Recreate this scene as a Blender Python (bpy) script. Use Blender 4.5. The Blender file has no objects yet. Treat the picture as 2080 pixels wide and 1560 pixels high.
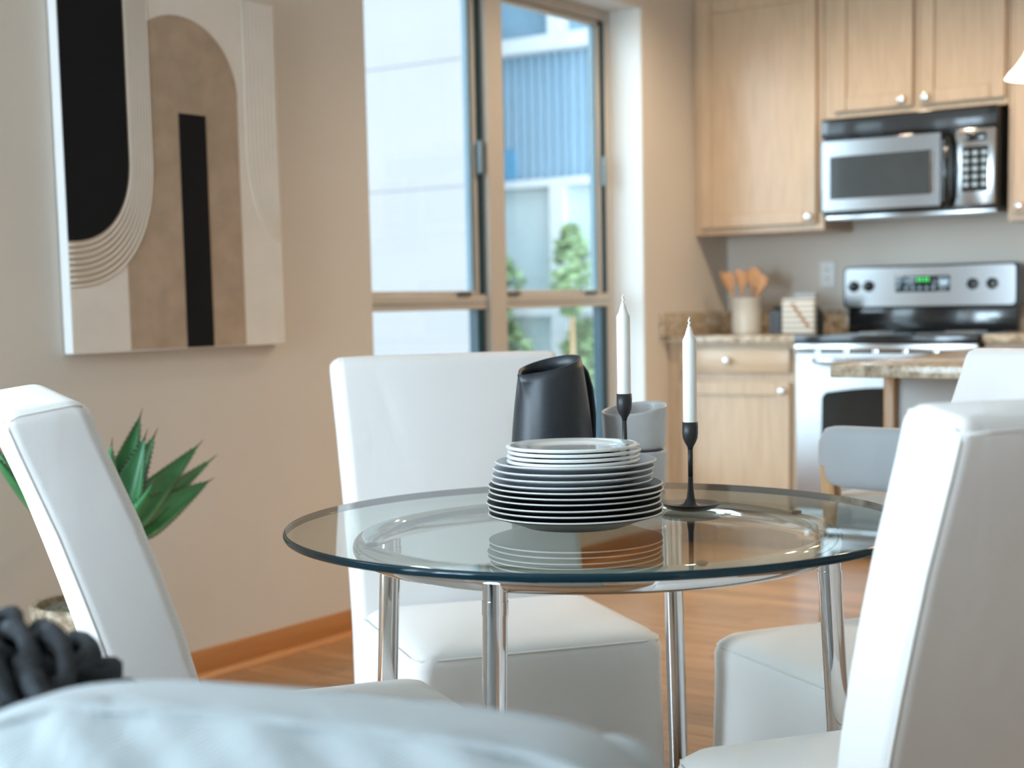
import bpy, bmesh, math, random
from mathutils import Vector, Matrix
random.seed(7)
S = bpy.context.scene
COL = S.collection
PI = math.pi

# ------------------------------------------------------------------ camera
CAM_H = 1.08
F_PX, CX, CY = 3066.46, 1040.0, 927.84
YAW, PITCH, ROLL = (math.radians(v) for v in (34.891, 5.778, 1.1924))
fw = Vector((math.cos(YAW)*math.cos(PITCH), math.sin(YAW)*math.cos(PITCH), -math.sin(PITCH)))
rt = Vector((math.sin(YAW), -math.cos(YAW), 0))
dn = fw.cross(rt)
c_, s_ = math.cos(ROLL), math.sin(ROLL)
cr = c_*rt + s_*dn
cd = -s_*rt + c_*dn
cam_data = bpy.data.cameras.new('camera')
cam = bpy.data.objects.new('camera', cam_data)
COL.objects.link(cam)
cam.matrix_world = Matrix(((cr.x, -cd.x, -fw.x, 0), (cr.y, -cd.y, -fw.y, 0), (cr.z, -cd.z, -fw.z, CAM_H), (0, 0, 0, 1)))
cam_data.sensor_fit = 'HORIZONTAL'
cam_data.sensor_width = 36.0
cam_data.lens = F_PX/2080*36.0
cam_data.shift_y = (CY-780.0)/2080
cam_data.clip_start = 0.02
cam_data.clip_end = 200
cam_data.dof.use_dof = True
cam_data.dof.focus_distance = 2.30
cam_data.dof.aperture_fstop = 4.0
S.camera = cam

# ------------------------------------------------------------------ sky, daylight, exposure
world = bpy.data.worlds.new('sky')
S.world = world
world.use_nodes = True
bg = world.node_tree.nodes['Background']
bg.inputs['Color'].default_value = (0.66, 0.84, 1.0, 1)
bg.inputs['Strength'].default_value = 3.4
S.view_settings.view_transform = 'Standard'
S.view_settings.look = 'None'
S.view_settings.gamma = 1.0
S.view_settings.use_curve_mapping = False
S.view_settings.exposure = 0.62

def window_portal(name, loc, rot, sx, sy):
    l = bpy.data.lights.new(name, 'AREA')
    l.shape = 'RECTANGLE'; l.size = sx; l.size_y = sy
    l.cycles.is_portal = True
    o = bpy.data.objects.new(name, l); COL.objects.link(o)
    o.location = loc; o.rotation_euler = rot
    return o
XF, XK, YW, YR, ZC = -2.4, 6.49, 3.26, -2.8, 2.65      # front wall, kitchen wall, window wall, right wall, ceiling
# low hazy sun from beyond the window wall
sun_d = bpy.data.lights.new('hazy_sun_offscreen', 'SUN'); sun_d.energy = 0.9; sun_d.angle = math.radians(32); sun_d.color = (0.72, 0.88, 1.0)
sun = bpy.data.objects.new('hazy_sun_offscreen', sun_d); COL.objects.link(sun)
sun.rotation_euler = Vector((1.0, -0.83, -0.30)).to_track_quat('-Z', 'Y').to_euler()
# a portal guides sampling of the sky through the window in view
window_portal('daylight_portal', ((3.88+5.70)/2, YW+0.30, 1.31), (-PI/2, 0, 0), 1.82, 2.02)
# daylight entering by the two living-room windows (built below as window_2 and window_3)
W2X0, W2X1, W3Y0, W3Y1, WLZ0, WLZ1 = -2.1, 0.9, 1.9, 3.1, 0.25, 2.42
def window_daylight(name, loc, rot, sx, sy, radiance):
    l = bpy.data.lights.new(name, 'AREA'); l.shape = 'RECTANGLE'; l.size = sx; l.size_y = sy
    l.energy = radiance*PI*sx*sy; l.color = (0.62, 0.83, 1.0)
    o = bpy.data.objects.new(name, l); COL.objects.link(o); o.location = loc; o.rotation_euler = rot
window_daylight('daylight_window_2_offscreen', ((W2X0+W2X1)/2, YW+0.20, (WLZ0+WLZ1)/2), (-PI/2, 0, 0), W2X1-W2X0, WLZ1-WLZ0, 2.6)
window_daylight('daylight_window_3_offscreen', (XF-0.18, (W3Y0+W3Y1)/2, (WLZ0+WLZ1)/2), (0, -PI/2, 0), WLZ1-WLZ0, W3Y1-W3Y0, 16.0)

# ------------------------------------------------------------------ materials
def nt(name):
    m = bpy.data.materials.new(name); m.use_nodes = True
    t = m.node_tree
    return m, t, t.nodes['Principled BSDF']
def N(t, kind, **kw):
    n = t.nodes.new(kind)
    for k, v in kw.items():
        if hasattr(n, k): setattr(n, k, v)
        else: n.inputs[k].default_value = v
    return n
def setp(b, **kw):
    for k, v in kw.items(): b.inputs[k].default_value = v
def rgb(c): return (c[0], c[1], c[2], 1)
def coords(t, scale=(1, 1, 1), rot=(0, 0, 0)):
    tc = N(t, 'ShaderNodeTexCoord'); mp = N(t, 'ShaderNodeMapping')
    mp.inputs['Scale'].default_value = scale; mp.inputs['Rotation'].default_value = rot
    t.links.new(tc.outputs['Object'], mp.inputs['Vector'])
    return mp.outputs['Vector']
def ramp(t, fac, stops):
    r = N(t, 'ShaderNodeValToRGB')
    e = r.color_ramp.elements
    e[0].position, e[0].color = stops[0][0], rgb(stops[0][1])
    e[1].position, e[1].color = stops[-1][0], rgb(stops[-1][1])
    for p, c in stops[1:-1]:
        x = e.new(p); x.color = rgb(c)
    t.links.new(fac, r.inputs['Fac'])
    return r.outputs['Color']
def bump(t, b, height, strength, dist):
    bp = N(t, 'ShaderNodeBump'); bp.inputs['Strength'].default_value = strength; bp.inputs['Distance'].default_value = dist
    t.links.new(height, bp.inputs['Height']); t.links.new(bp.outputs['Normal'], b.inputs['Normal'])

def plain(name, col, rough=0.5, metal=0.0, var=0.04, nscale=6.0, spec=0.5, coat=0.0, bstr=0.0, bscale=200, bdist=0.001):
    m, t, b = nt(name)
    setp(b, Roughness=rough, Metallic=metal); b.inputs['Specular IOR Level'].default_value = spec
    b.inputs['Coat Weight'].default_value = coat
    v = coords(t)
    n = N(t, 'ShaderNodeTexNoise', Scale=nscale); n.inputs['Detail'].default_value = 3
    t.links.new(v, n.inputs['Vector'])
    lo = tuple(max(0, c*(1-var)) for c in col); hi = tuple(min(1, c*(1+var)) for c in col)
    t.links.new(ramp(t, n.outputs['Fac'], [(0.3, lo), (0.7, hi)]), b.inputs['Base Color'])
    if bstr:
        n2 = N(t, 'ShaderNodeTexNoise', Scale=bscale); t.links.new(v, n2.inputs['Vector'])
        bump(t, b, n2.outputs['Fac'], bstr, bdist)
    return m

def fabric(name, col, weave=900, wrinkle=0.5, wscale=7.0, stretch=(1, 1, 0.35), wdist=0.006):
    m, t, b = nt(name)
    setp(b, Roughness=0.95); b.inputs['Specular IOR Level'].default_value = 0.15
    b.inputs['Sheen Weight'].default_value = 0.25; b.inputs['Sheen Roughness'].default_value = 0.6
    v = coords(t, stretch)
    n = N(t, 'ShaderNodeTexNoise', Scale=wscale); n.inputs['Detail'].default_value = 4; n.inputs['Distortion'].default_value = 0.6
    t.links.new(v, n.inputs['Vector'])
    v2 = coords(t)
    w = N(t, 'ShaderNodeTexWave', Scale=weave/6.0); w.bands_direction = 'DIAGONAL'; t.links.new(v2, w.inputs['Vector'])
    lo = tuple(c*0.97 for c in col)
    t.links.new(ramp(t, w.outputs['Fac'], [(0.2, lo), (0.8, col)]), b.inputs['Base Color'])
    mul = N(t, 'ShaderNodeMath', operation='MULTIPLY_ADD'); mul.inputs[1].default_value = 0.02
    t.links.new(w.outputs['Fac'], mul.inputs[0]); t.links.new(n.outputs['Fac'], mul.inputs[2])
    bump(t, b, mul.outputs[0], wrinkle, wdist)
    return m

def wood(name, dark, light, axis='Z', scale=6.0, rough=0.38, rnd=0.0, coat=0.15):
    m, t, b = nt(name)
    setp(b, Roughness=rough); b.inputs['Coat Weight'].default_value = coat; b.inputs['Coat Roughness'].default_value = 0.25
    sc = {'X': (0.7, 9, 9), 'Y': (9, 0.7, 9), 'Z': (9, 9, 0.7)}[axis]
    v = coords(t, sc)
    if rnd:
        oi = N(t, 'ShaderNodeObjectInfo'); add = N(t, 'ShaderNodeVectorMath', operation='ADD'); ml = N(t, 'ShaderNodeMath', operation='MULTIPLY')
        ml.inputs[1].default_value = 53.0; t.links.new(oi.outputs['Random'], ml.inputs[0])
        t.links.new(v, add.inputs[0]); t.links.new(ml.outputs[0], add.inputs[1]); v = add.outputs[0]
    n = N(t, 'ShaderNodeTexNoise', Scale=scale); n.inputs['Detail'].default_value = 6; n.inputs['Roughness'].default_value = 0.6; n.inputs['Distortion'].default_value = 0.4
    t.links.new(v, n.inputs['Vector'])
    c = ramp(t, n.outputs['Fac'], [(0.30, dark), (0.52, tuple((a+d)/2 for a, d in zip(dark, light))), (0.72, light)])
    if rnd:
        hsv = N(t, 'ShaderNodeHueSaturation'); mr = N(t, 'ShaderNodeMapRange')
        mr.inputs['To Min'].default_value = 1-rnd; mr.inputs['To Max'].default_value = 1+rnd
        t.links.new(oi.outputs['Random'], mr.inputs['Value']); t.links.new(mr.outputs[0], hsv.inputs['Value'])
        t.links.new(c, hsv.inputs['Color']); c = hsv.outputs['Color']
    t.links.new(c, b.inputs['Base Color'])
    bump(t, b, n.outputs['Fac'], 0.08, 0.002)
    return m

def granite(name):
    m, t, b = nt(name); setp(b, Roughness=0.12)
    v = coords(t)
    vo = N(t, 'ShaderNodeTexVoronoi', Scale=95); t.links.new(v, vo.inputs['Vector'])
    n = N(t, 'ShaderNodeTexNoise', Scale=42); n.inputs['Detail'].default_value = 5; t.links.new(v, n.inputs['Vector'])
    c1 = ramp(t, n.outputs['Fac'], [(0.30, (0.05, 0.035, 0.025)), (0.42, (0.30, 0.21, 0.13)), (0.54, (0.52, 0.42, 0.29)), (0.70, (0.66, 0.60, 0.50))])
    c2 = ramp(t, vo.outputs['Color'], [(0.0, (0.10, 0.08, 0.06)), (0.35, (0.45, 0.36, 0.25)), (1.0, (0.68, 0.62, 0.52))])
    mx = N(t, 'ShaderNodeMix', data_type='RGBA'); mx.inputs['Factor'].default_value = 0.45
    t.links.new(c1, mx.inputs['A']); t.links.new(c2, mx.inputs['B'])
    t.links.new(mx.outputs['Result'], b.inputs['Base Color'])
    return m

def brushed(name, col=(0.50, 0.51, 0.52), rough=0.20, axis=(2, 2, 300)):
    m, t, b = nt(name); setp(b, Metallic=1.0, Roughness=rough)
    v = coords(t, axis); n = N(t, 'ShaderNodeTexNoise', Scale=4); n.inputs['Detail'].default_value = 2
    t.links.new(v, n.inputs['Vector'])
    t.links.new(ramp(t, n.outputs['Fac'], [(0.2, tuple(c*0.9 for c in col)), (0.8, col)]), b.inputs['Base Color'])
    bump(t, b, n.outputs['Fac'], 0.04, 0.0005)
    return m

def thin_glass(name, tint, f0=0.04, power=5.0, gloss_rough=0.0):
    # clear sheet: transparent with a Fresnel reflection (Schlick)
    m = bpy.data.materials.new(name); m.use_nodes = True; t = m.node_tree
    t.nodes.remove(t.nodes['Principled BSDF'])
    out = t.nodes['Material Output']
    g = N(t, 'ShaderNodeNewGeometry'); dot = N(t, 'ShaderNodeVectorMath', operation='DOT_PRODUCT')
    t.links.new(g.outputs['Incoming'], dot.inputs[0]); t.links.new(g.outputs['Normal'], dot.inputs[1])
    ab = N(t, 'ShaderNodeMath', operation='ABSOLUTE'); t.links.new(dot.outputs['Value'], ab.inputs[0])
    om = N(t, 'ShaderNodeMath', operation='SUBTRACT'); om.inputs[0].default_value = 1.0; t.links.new(ab.outputs[0], om.inputs[1])
    pw = N(t, 'ShaderNodeMath', operation='POWER'); pw.inputs[1].default_value = power; t.links.new(om.outputs[0], pw.inputs[0])
    ma = N(t, 'ShaderNodeMath', operation='MULTIPLY_ADD'); ma.inputs[1].default_value = 1-f0; ma.inputs[2].default_value = f0; t.links.new(pw.outputs[0], ma.inputs[0])
    tr = N(t, 'ShaderNodeBsdfTransparent'); tr.inputs['Color'].default_value = rgb(tint)
    gl = N(t, 'ShaderNodeBsdfGlossy'); gl.inputs['Roughness'].default_value = gloss_rough
    mx = N(t, 'ShaderNodeMixShader')
    t.links.new(ma.outputs[0], mx.inputs['Fac']); t.links.new(tr.outputs[0], mx.inputs[1]); t.links.new(gl.outputs[0], mx.inputs[2])
    t.links.new(mx.outputs[0], out.inputs['Surface'])
    return m

def emitter(name, col, strength):
    m, t, b = nt(name)
    setp(b, Roughness=0.4); b.inputs['Base Color'].default_value = rgb(col)
    b.inputs['Emission Color'].default_value = rgb(col); b.inputs['Emission Strength'].default_value = strength
    return m

M = {}
M['paint'] = plain('beige wall paint', (0.69, 0.63, 0.555), 0.75, var=0.015, nscale=3, bstr=0.05, bscale=350)
M['white_paint'] = plain('white ceiling paint', (0.82, 0.82, 0.80), 0.8, var=0.01)
M['jamb'] = plain('white window return paint', (0.66, 0.66, 0.63), 0.6, var=0.01)
M['cover'] = fabric('white cotton slipcover', (0.80, 0.775, 0.75), wrinkle=0.45, wscale=5.5, wdist=0.010)
M['stitch'] = fabric('cream stitched piping', (0.78, 0.76, 0.72), wrinkle=0.1)
M['cushion'] = fabric('pale linen cushion cover', (0.43, 0.475, 0.49), weave=700, wrinkle=1.0, wscale=9.0, stretch=(1.4, 0.45, 0.6), wdist=0.020)
M['yarn'] = plain('charcoal wool yarn', (0.040, 0.045, 0.052), 0.9, var=0.6, nscale=60, bstr=0.6, bscale=300, bdist=0.004)
M['maple'] = wood('pale maple cabinet', (0.47, 0.335, 0.215), (0.58, 0.43, 0.29), 'Z', 7, 0.33, coat=0.25)
M['maple_y'] = wood('pale maple cabinet rail', (0.47, 0.335, 0.215), (0.58, 0.43, 0.29), 'Y', 7, 0.33, coat=0.25)
M['oak'] = wood('honey oak', (0.42, 0.22, 0.09), (0.60, 0.36, 0.17), 'Z', 6, 0.4)
M['base'] = wood('orange stained baseboard', (0.46, 0.19, 0.06), (0.56, 0.25, 0.085), 'X', 3, 0.45, coat=0.1)
M['plank'] = wood('maple floor plank', (0.31, 0.155, 0.068), (0.47, 0.265, 0.125), 'Y', 4.5, 0.35, rnd=0.16, coat=0.3)
M['spoon'] = wood('beech spoon', (0.50, 0.25, 0.11), (0.60, 0.33, 0.16), 'Z', 4, 0.6, coat=0)
M['granite'] = granite('speckled granite')
M['steel'] = brushed('brushed stainless steel')
M['steel_door'] = brushed('satin stainless oven door', rough=0.42)
M['steel_h'] = brushed('brushed stainless trim', (0.66, 0.67, 0.68), 0.2)
M['chrome'] = plain('polished chrome', (0.80, 0.80, 0.81), 0.05, 1.0, var=0.01)
M['nickel'] = plain('satin nickel', (0.62, 0.61, 0.58), 0.25, 1.0, var=0.02)
M['black_gloss'] = plain('black enamel', (0.012, 0.014, 0.016), 0.12, var=0.1, coat=0.3)
M['black_glass'] = plain('smoked oven glass', (0.015, 0.018, 0.018), 0.06, var=0.1)
M['mw_glass'] = plain('grey microwave glass', (0.05, 0.06, 0.065), 0.10, var=0.1)
M['black_matte'] = plain('matte black iron', (0.016, 0.017, 0.019), 0.42, var=0.15, bstr=0.15, bscale=700, bdist=0.0004)
M['charcoal'] = plain('charcoal stoneware', (0.018, 0.022, 0.028), 0.40, var=0.18, nscale=160, bstr=0.12, bscale=500, bdist=0.0005)
M['grey_glaze'] = plain('grey stoneware glaze', (0.42, 0.44, 0.47), 0.30, var=0.06, nscale=40)
M['lgrey_glaze'] = plain('light grey stoneware glaze', (0.60, 0.60, 0.61), 0.28, var=0.05, nscale=30)
M['black_glaze'] = plain('black stoneware glaze', (0.022, 0.024, 0.028), 0.38, var=0.2, nscale=80)
M['rim_glaze'] = plain('pale unglazed plate edge', (0.72, 0.70, 0.66), 0.4, var=0.04)
M['porcelain'] = plain('white porcelain', (0.84, 0.84, 0.81), 0.10, var=0.01, coat=0.4)
M['ivory'] = plain('ivory crock glaze', (0.66, 0.62, 0.54), 0.25, var=0.03)
M['wax'] = plain('white candle wax', (0.86, 0.85, 0.81), 0.45, var=0.01)
M['wax'].node_tree.nodes['Principled BSDF'].inputs['Subsurface Weight'].default_value = 0.25
M['wax'].node_tree.nodes['Principled BSDF'].inputs['Subsurface Radius'].default_value = (0.01, 0.008, 0.006)
M['table_glass'] = thin_glass('clear table glass', (0.80, 0.88, 0.84), 0.05, 5.0)
M['glass_under'] = thin_glass('glass underside', (0.985, 0.995, 0.99), 0.0, 12.0)
M['glass_edge'] = plain('dark teal glass edge', (0.004, 0.028, 0.042), 0.10, var=0.1, spec=0.35)
M['pane'] = thin_glass('window pane', (0.95, 0.98, 0.98), 0.04, 5.0)
M['frame'] = plain('taupe aluminium window frame', (0.56, 0.51, 0.45), 0.4, 0.1, var=0.02)
M['gasket'] = plain('dark teal window gasket', (0.010, 0.045, 0.065), 0.35, var=0.1)
M['latch'] = plain('grey window latch', (0.16, 0.24, 0.28), 0.4, var=0.05)
M['agave'] = plain('agave leaf green', (0.050, 0.235, 0.080), 0.38, var=0.35, nscale=9, coat=0.1)
M['thorn'] = plain('brown agave thorn', (0.06, 0.025, 0.015), 0.6, var=0.2)
M['terrazzo'] = granite('speckled stone planter')
M['gravel'] = plain('planter gravel', (0.20, 0.17, 0.13), 0.9, var=0.8, nscale=90, bstr=0.8, bscale=90, bdist=0.01)
M['velvet'] = fabric('grey stool upholstery', (0.37, 0.395, 0.41), wrinkle=0.1)
M['outlet'] = plain('white outlet plastic', (0.82, 0.82, 0.80), 0.4, var=0.01)
M['slot'] = plain('outlet slot', (0.05, 0.05, 0.05), 0.6)
M['canvas'] = plain('cream canvas', (0.80, 0.745, 0.67), 0.85, var=0.03, nscale=12, bstr=0.4, bscale=700, bdist=0.0008)
M['canvas_side'] = plain('white canvas edge', (0.80, 0.80, 0.79), 0.8, var=0.01)
M['art_tan'] = plain('tan textured paint', (0.45, 0.34, 0.245), 0.9, var=0.10, nscale=14, bstr=0.5, bscale=500, bdist=0.0012)
M['art_black'] = plain('matte black paint', (0.010, 0.010, 0.011), 0.9, var=0.1, spec=0.2)
M['art_cord'] = plain('cream cord', (0.80, 0.74, 0.65), 0.85, var=0.04)
M['art_band'] = plain('beige wash band', (0.50, 0.39, 0.285), 0.9, var=0.05)
M['towel_dark'] = fabric('dark grey tea towel', (0.07, 0.085, 0.10), wrinkle=0.6, wscale=30)
M['leather'] = plain('tan leather strap', (0.35, 0.18, 0.08), 0.6, var=0.1)
M['bldg_white'] = plain('pale facade panel', (0.32, 0.285, 0.275), 0.8, var=0.02, nscale=1)
M['bldg_blue'] = plain('blue corrugated metal', (0.28, 0.42, 0.52), 0.5, var=0.05, nscale=1)
M['bldg_blue_dark'] = plain('deep blue metal', (0.14, 0.34, 0.50), 0.5, var=0.05)
M['bldg_trim'] = plain('white facade trim', (0.72, 0.72, 0.72), 0.6, var=0.02)
M['bldg_glass'] = plain('blue facade glazing', (0.22, 0.35, 0.44), 0.3, var=0.15, nscale=2)
M['curtain'] = plain('pale ribbed curtain', (0.80, 0.81, 0.81), 0.8, var=0.02)
M['leaf_out'] = plain('pale garden foliage', (0.30, 0.40, 0.19), 0.6, var=0.4, nscale=5)
M['ground'] = plain('paved yard', (0.25, 0.25, 0.24), 0.9, var=0.1)
M['shade'] = emitter('lit pendant glass', (1.0, 0.80, 0.55), 2.2)
M['bulb'] = emitter('warm downlight bulb', (1.0, 0.72, 0.42), 30.0)
M['green_led'] = emitter('green clock digits', (0.05, 0.6, 0.12), 0.8)
M['button'] = plain('pale printed buttons', (0.35, 0.45, 0.52), 0.5)

def stripe_mat(name, axis, scale):
    m, t, b = nt(name); setp(b, Roughness=0.95)
    v = coords(t); w = N(t, 'ShaderNodeTexWave', Scale=scale); w.bands_direction = axis
    t.links.new(v, w.inputs['Vector'])
    t.links.new(ramp(t, w.outputs['Fac'], [(0.12, (0.16, 0.15, 0.14)), (0.28, (0.70, 0.65, 0.57)), (1.0, (0.74, 0.70, 0.62))]), b.inputs['Base Color'])
    return m
M['towel_stripe'] = stripe_mat('striped tea towel', 'Z', 13.5)

# ------------------------------------------------------------------ object helpers
def obj(name, bm, mat, parent=None, smooth=False, loc=None, mats=None):
    me = bpy.data.meshes.new(name)
    bmesh.ops.recalc_face_normals(bm, faces=bm.faces[:])
    bm.to_mesh(me); bm.free()
    for mm in (mats or [mat]): me.materials.append(M[mm] if isinstance(mm, str) else mm)
    if smooth:
        for p in me.polygons: p.use_smooth = True
        if smooth != 'all':
            me.set_sharp_from_angle(angle=math.radians(40))
    o = bpy.data.objects.new(name, me); COL.objects.link(o)
    if parent: o.parent = parent
    if loc: o.location = loc
    return o
def thing(name, label, cat, loc=(0, 0, 0), rotz=0, group=None):
    o = bpy.data.objects.new(name, None); COL.objects.link(o)
    o.empty_display_size = 0.1
    o.location = loc; o.rotation_euler = (0, 0, rotz)
    o['label'] = label; o['category'] = cat
    if group: o['group'] = group
    return o
def tag(o, label, cat, group=None):
    o['label'] = label; o['category'] = cat
    if group: o['group'] = group
    return o
def struct(o):
    o['kind'] = 'structure'; return o
def bx(bm, x0, x1, y0, y1, z0, z1, bev=0.0, seg=2):
    t = bmesh.new()
    bmesh.ops.create_cube(t, size=1.0)
    for v in t.verts:
        v.co = Vector(((x0+x1)/2+v.co.x*(x1-x0), (y0+y1)/2+v.co.y*(y1-y0), (z0+z1)/2+v.co.z*(z1-z0)))
    if bev: bmesh.ops.bevel(t, geom=t.edges[:], offset=bev, segments=seg, profile=0.5, affect='EDGES')
    merge(bm, t); return bm
def merge(bm, t, mat=None):
    me = bpy.data.meshes.new('tmp'); t.to_mesh(me); t.free()
    if mat is not None: me.transform(mat)
    bm.from_mesh(me); bpy.data.meshes.remove(me)
def box(name, x0, x1, y0, y1, z0, z1, mat, parent=None, bev=0.0, seg=2):
    return obj(name, bx(bmesh.new(), min(x0, x1), max(x0, x1), min(y0, y1), max(y0, y1), min(z0, z1), max(z0, z1), bev, seg), mat, parent, smooth=bev > 0)
def lathe(bm, prof, seg=48, cx=0, cy=0, z=0):
    rings = []
    for r, h in prof:
        if r < 1e-6: rings.append([bm.verts.new((cx, cy, z+h))])
        else: rings.append([bm.verts.new((cx+r*math.cos(2*PI*k/seg), cy+r*math.sin(2*PI*k/seg), z+h)) for k in range(seg)])
    for a, b in zip(rings, rings[1:]):
        if len(a) == 1 and len(b) == 1: continue
        for k in range(seg):
            k2 = (k+1) % seg
            if len(a) == 1: bm.faces.new((a[0], b[k], b[k2]))
            elif len(b) == 1: bm.faces.new((a[k], a[k2], b[0]))
            else: bm.faces.new((a[k], a[k2], b[k2], b[k]))
    return bm
def loft(bm, rings, cap0=True, cap1=True):
    vs = [[bm.verts.new(p) for p in r] for r in rings]
    n = len(vs[0])
    for a, b in zip(vs, vs[1:]):
        for k in range(n): bm.faces.new((a[k], a[(k+1) % n], b[(k+1) % n], b[k]))
    if cap0: bm.faces.new(vs[0][::-1])
    if cap1: bm.faces.new(vs[-1])
    return bm
def tube(bm, pts, rad, seg=10, closed=False):
    pts = [Vector(p) for p in pts]; n = len(pts)
    rads = rad if isinstance(rad, (list, tuple)) else [rad]*n
    up = None; rings = []
    for i, p in enumerate(pts):
        a = pts[(i-1) % n] if (closed or i > 0) else p
        b = pts[(i+1) % n] if (closed or i < n-1) else p
        d = (b-a).normalized()
        if up is None:
            up = Vector((0, 0, 1)) if abs(d.z) < 0.9 else Vector((1, 0, 0))
        up = (up - d*up.dot(d)).normalized()
        s = d.cross(up)
        rings.append([bm.verts.new(p + (up*math.cos(2*PI*k/seg)+s*math.sin(2*PI*k/seg))*rads[i]) for k in range(seg)])
    pairs = list(zip(rings, rings[1:])) + ([(rings[-1], rings[0])] if closed else [])
    for a, b in pairs:
        for k in range(seg): bm.faces.new((a[k], a[(k+1) % seg], b[(k+1) % seg], b[k]))
    if not closed:
        bm.faces.new(rings[0][::-1]); bm.faces.new(rings[-1])
    return bm
def prism(bm, poly, axis, d0, d1):
    # polygon in the plane normal to axis, extruded d0..d1
    def P(a, b, d): return {'X': (d, a, b), 'Y': (a, d, b), 'Z': (a, b, d)}[axis]
    lo = [bm.verts.new(P(a, b, d0)) for a, b in poly]; hi = [bm.verts.new(P(a, b, d1)) for a, b in poly]
    n = len(poly)
    bm.faces.new(lo); bm.faces.new(hi[::-1])
    for k in range(n): bm.faces.new((lo[k], hi[k], hi[(k+1) % n], lo[(k+1) % n]))
    return bm
def rrect(x0, x1, y0, y1, r, n=5):
    out = []
    for cx, cy, a0 in ((x1-r, y1-r, 0), (x0+r, y1-r, 90), (x0+r, y0+r, 180), (x1-r, y0+r, 270)):
        for k in range(n+1):
            a = math.radians(a0+90*k/n); out.append((cx+r*math.cos(a), cy+r*math.sin(a)))
    return out
def copy_tree(o, parent=None):
    c = o.copy(); COL.objects.link(c); c.parent = parent
    for ch in list(o.children): copy_tree(ch, c)
    return c

# ------------------------------------------------------------------ the room
floor = struct(box('floor', XF-0.2, XK+0.2, YR-0.2, YW+0.2, -0.12, -0.014, 'plank'))
def plank_rows(xa, xb, ya, yb, w=0.083, seed=1):
    r = random.Random(seed); out = []
    x = xa
    while x < xb-1e-4:
        x2 = min(x+w, xb); y = ya - r.random()*1.2
        while y < yb:
            L = r.uniform(0.8, 1.7); y0, y1 = max(y, ya), min(y+L, yb)
            if y1-y0 > 0.02: out.append((x, x2, y0, y1))
            y += L
        x = x2
    return out
VX0, VX1, VY0 = 2.2, 5.935, 1.0
g = 0.0012
for (a, b, c, d) in plank_rows(VX0, VX1, VY0, YW, seed=3):
    box('plank', a+g, b-g, c+g, d-g, -0.014, random.uniform(-0.0006, 0.0), 'plank', floor)
bm = bmesh.new()
for (x0, x1, y0, y1, sd) in ((XF, VX0, YR, YW, 5), (VX0, VX1, YR, VY0, 6), (VX1, XK, YR, YW, 7)):
    for (a, b, c, d) in plank_rows(x0, x1, y0, y1, seed=sd): bx(bm, a+g, b-g, c+g, d-g, -0.014, 0.0)
o = obj('outer_planks', bm, 'plank', floor); o['kind'] = 'stuff'

struct(box('ceiling', XF-0.2, XK+0.2, YR-0.2, YW+0.2, ZC, ZC+0.15, 'white_paint'))
WX0, WX1, WZ0, WZ1, WT = 3.88, 5.70, 0.30, 2.32, 0.22
bm = bmesh.new()
bx(bm, XF-0.2, W2X0, YW, YW+WT, -0.1, ZC); bx(bm, W2X1, WX0, YW, YW+WT, -0.1, ZC)
bx(bm, W2X0, W2X1, YW, YW+WT, WLZ1, ZC); bx(bm, W2X0, W2X1, YW, YW+WT, -0.1, WLZ0); bx(bm, WX1, XK+0.2, YW, YW+WT, -0.1, ZC)
bx(bm, WX0, WX1, YW, YW+WT, WZ1, ZC); bx(bm, WX0, WX1, YW, YW+WT, -0.1, WZ0)
wall_left = struct(obj('wall_left', bm, 'paint'))
box('window_return', WX1-0.006, WX1+0.02, YW+0.004, YW+WT, WZ0, WZ1, 'jamb', wall_left)
box('window_return', WX0-0.02, WX0+0.006, YW+0.004, YW+WT, WZ0, WZ1, 'jamb', wall_left)
box('window_return', WX0, WX1, YW+0.004, YW+WT, WZ1-0.006, WZ1+0.02, 'jamb', wall_left)
struct(box('wall_back', XK, XK+0.2, YR-0.2, YW, -0.1, ZC, 'paint'))
struct(box('wall_right', XF-0.2, XK, YR-0.2, YR, -0.1, ZC, 'paint'))
bm = bmesh.new()
bx(bm, XF-0.2, XF, YR, YW, -0.1, WLZ0); bx(bm, XF-0.2, XF, YR, YW, WLZ1, ZC)
bx(bm, XF-0.2, XF, YR, W3Y0, WLZ0, WLZ1); bx(bm, XF-0.2, XF, W3Y1, YW, WLZ0, WLZ1)
struct(obj('wall_front', bm, 'paint'))
for nm, loc, rz, h in (('window_2', ((W2X0+W2X1)/2, YW+0.10, WLZ0), PI/2, (W2X1-W2X0)/2), ('window_3', (XF-0.10, (W3Y0+W3Y1)/2, WLZ0), 0, (W3Y1-W3Y0)/2)):
    w = struct(thing(nm, '', '', loc, rz)); del w['category']; del w['label']
    H_ = WLZ1-WLZ0
    for (y0, y1, z0, z1) in ((-h, -h+0.04, 0, H_), (h-0.04, h, 0, H_), (-h+0.04, h-0.04, 0, 0.04), (-h+0.04, h-0.04, H_-0.04, H_), (-0.02, 0.02, 0.04, H_-0.04)):
        box('frame_bar', -0.03, 0.03, y0, y1, z0, z1, 'frame', w)
bb = struct(thing('baseboard_left', '', '', (0, 0, 0)))
del bb['label']; del bb['category']
box('board', XF, 5.9, YW-0.014, YW-0.001, 0.0, 0.088, 'base', bb, 0.003)
bm = bmesh.new(); prism(bm, [(YW-0.014, 0), (YW-0.034, 0), (YW-0.032, 0.008), (YW-0.026, 0.016), (YW-0.014, 0.020)], 'X', XF, 5.9)
obj('shoe_moulding', bm, 'base', bb)

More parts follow.
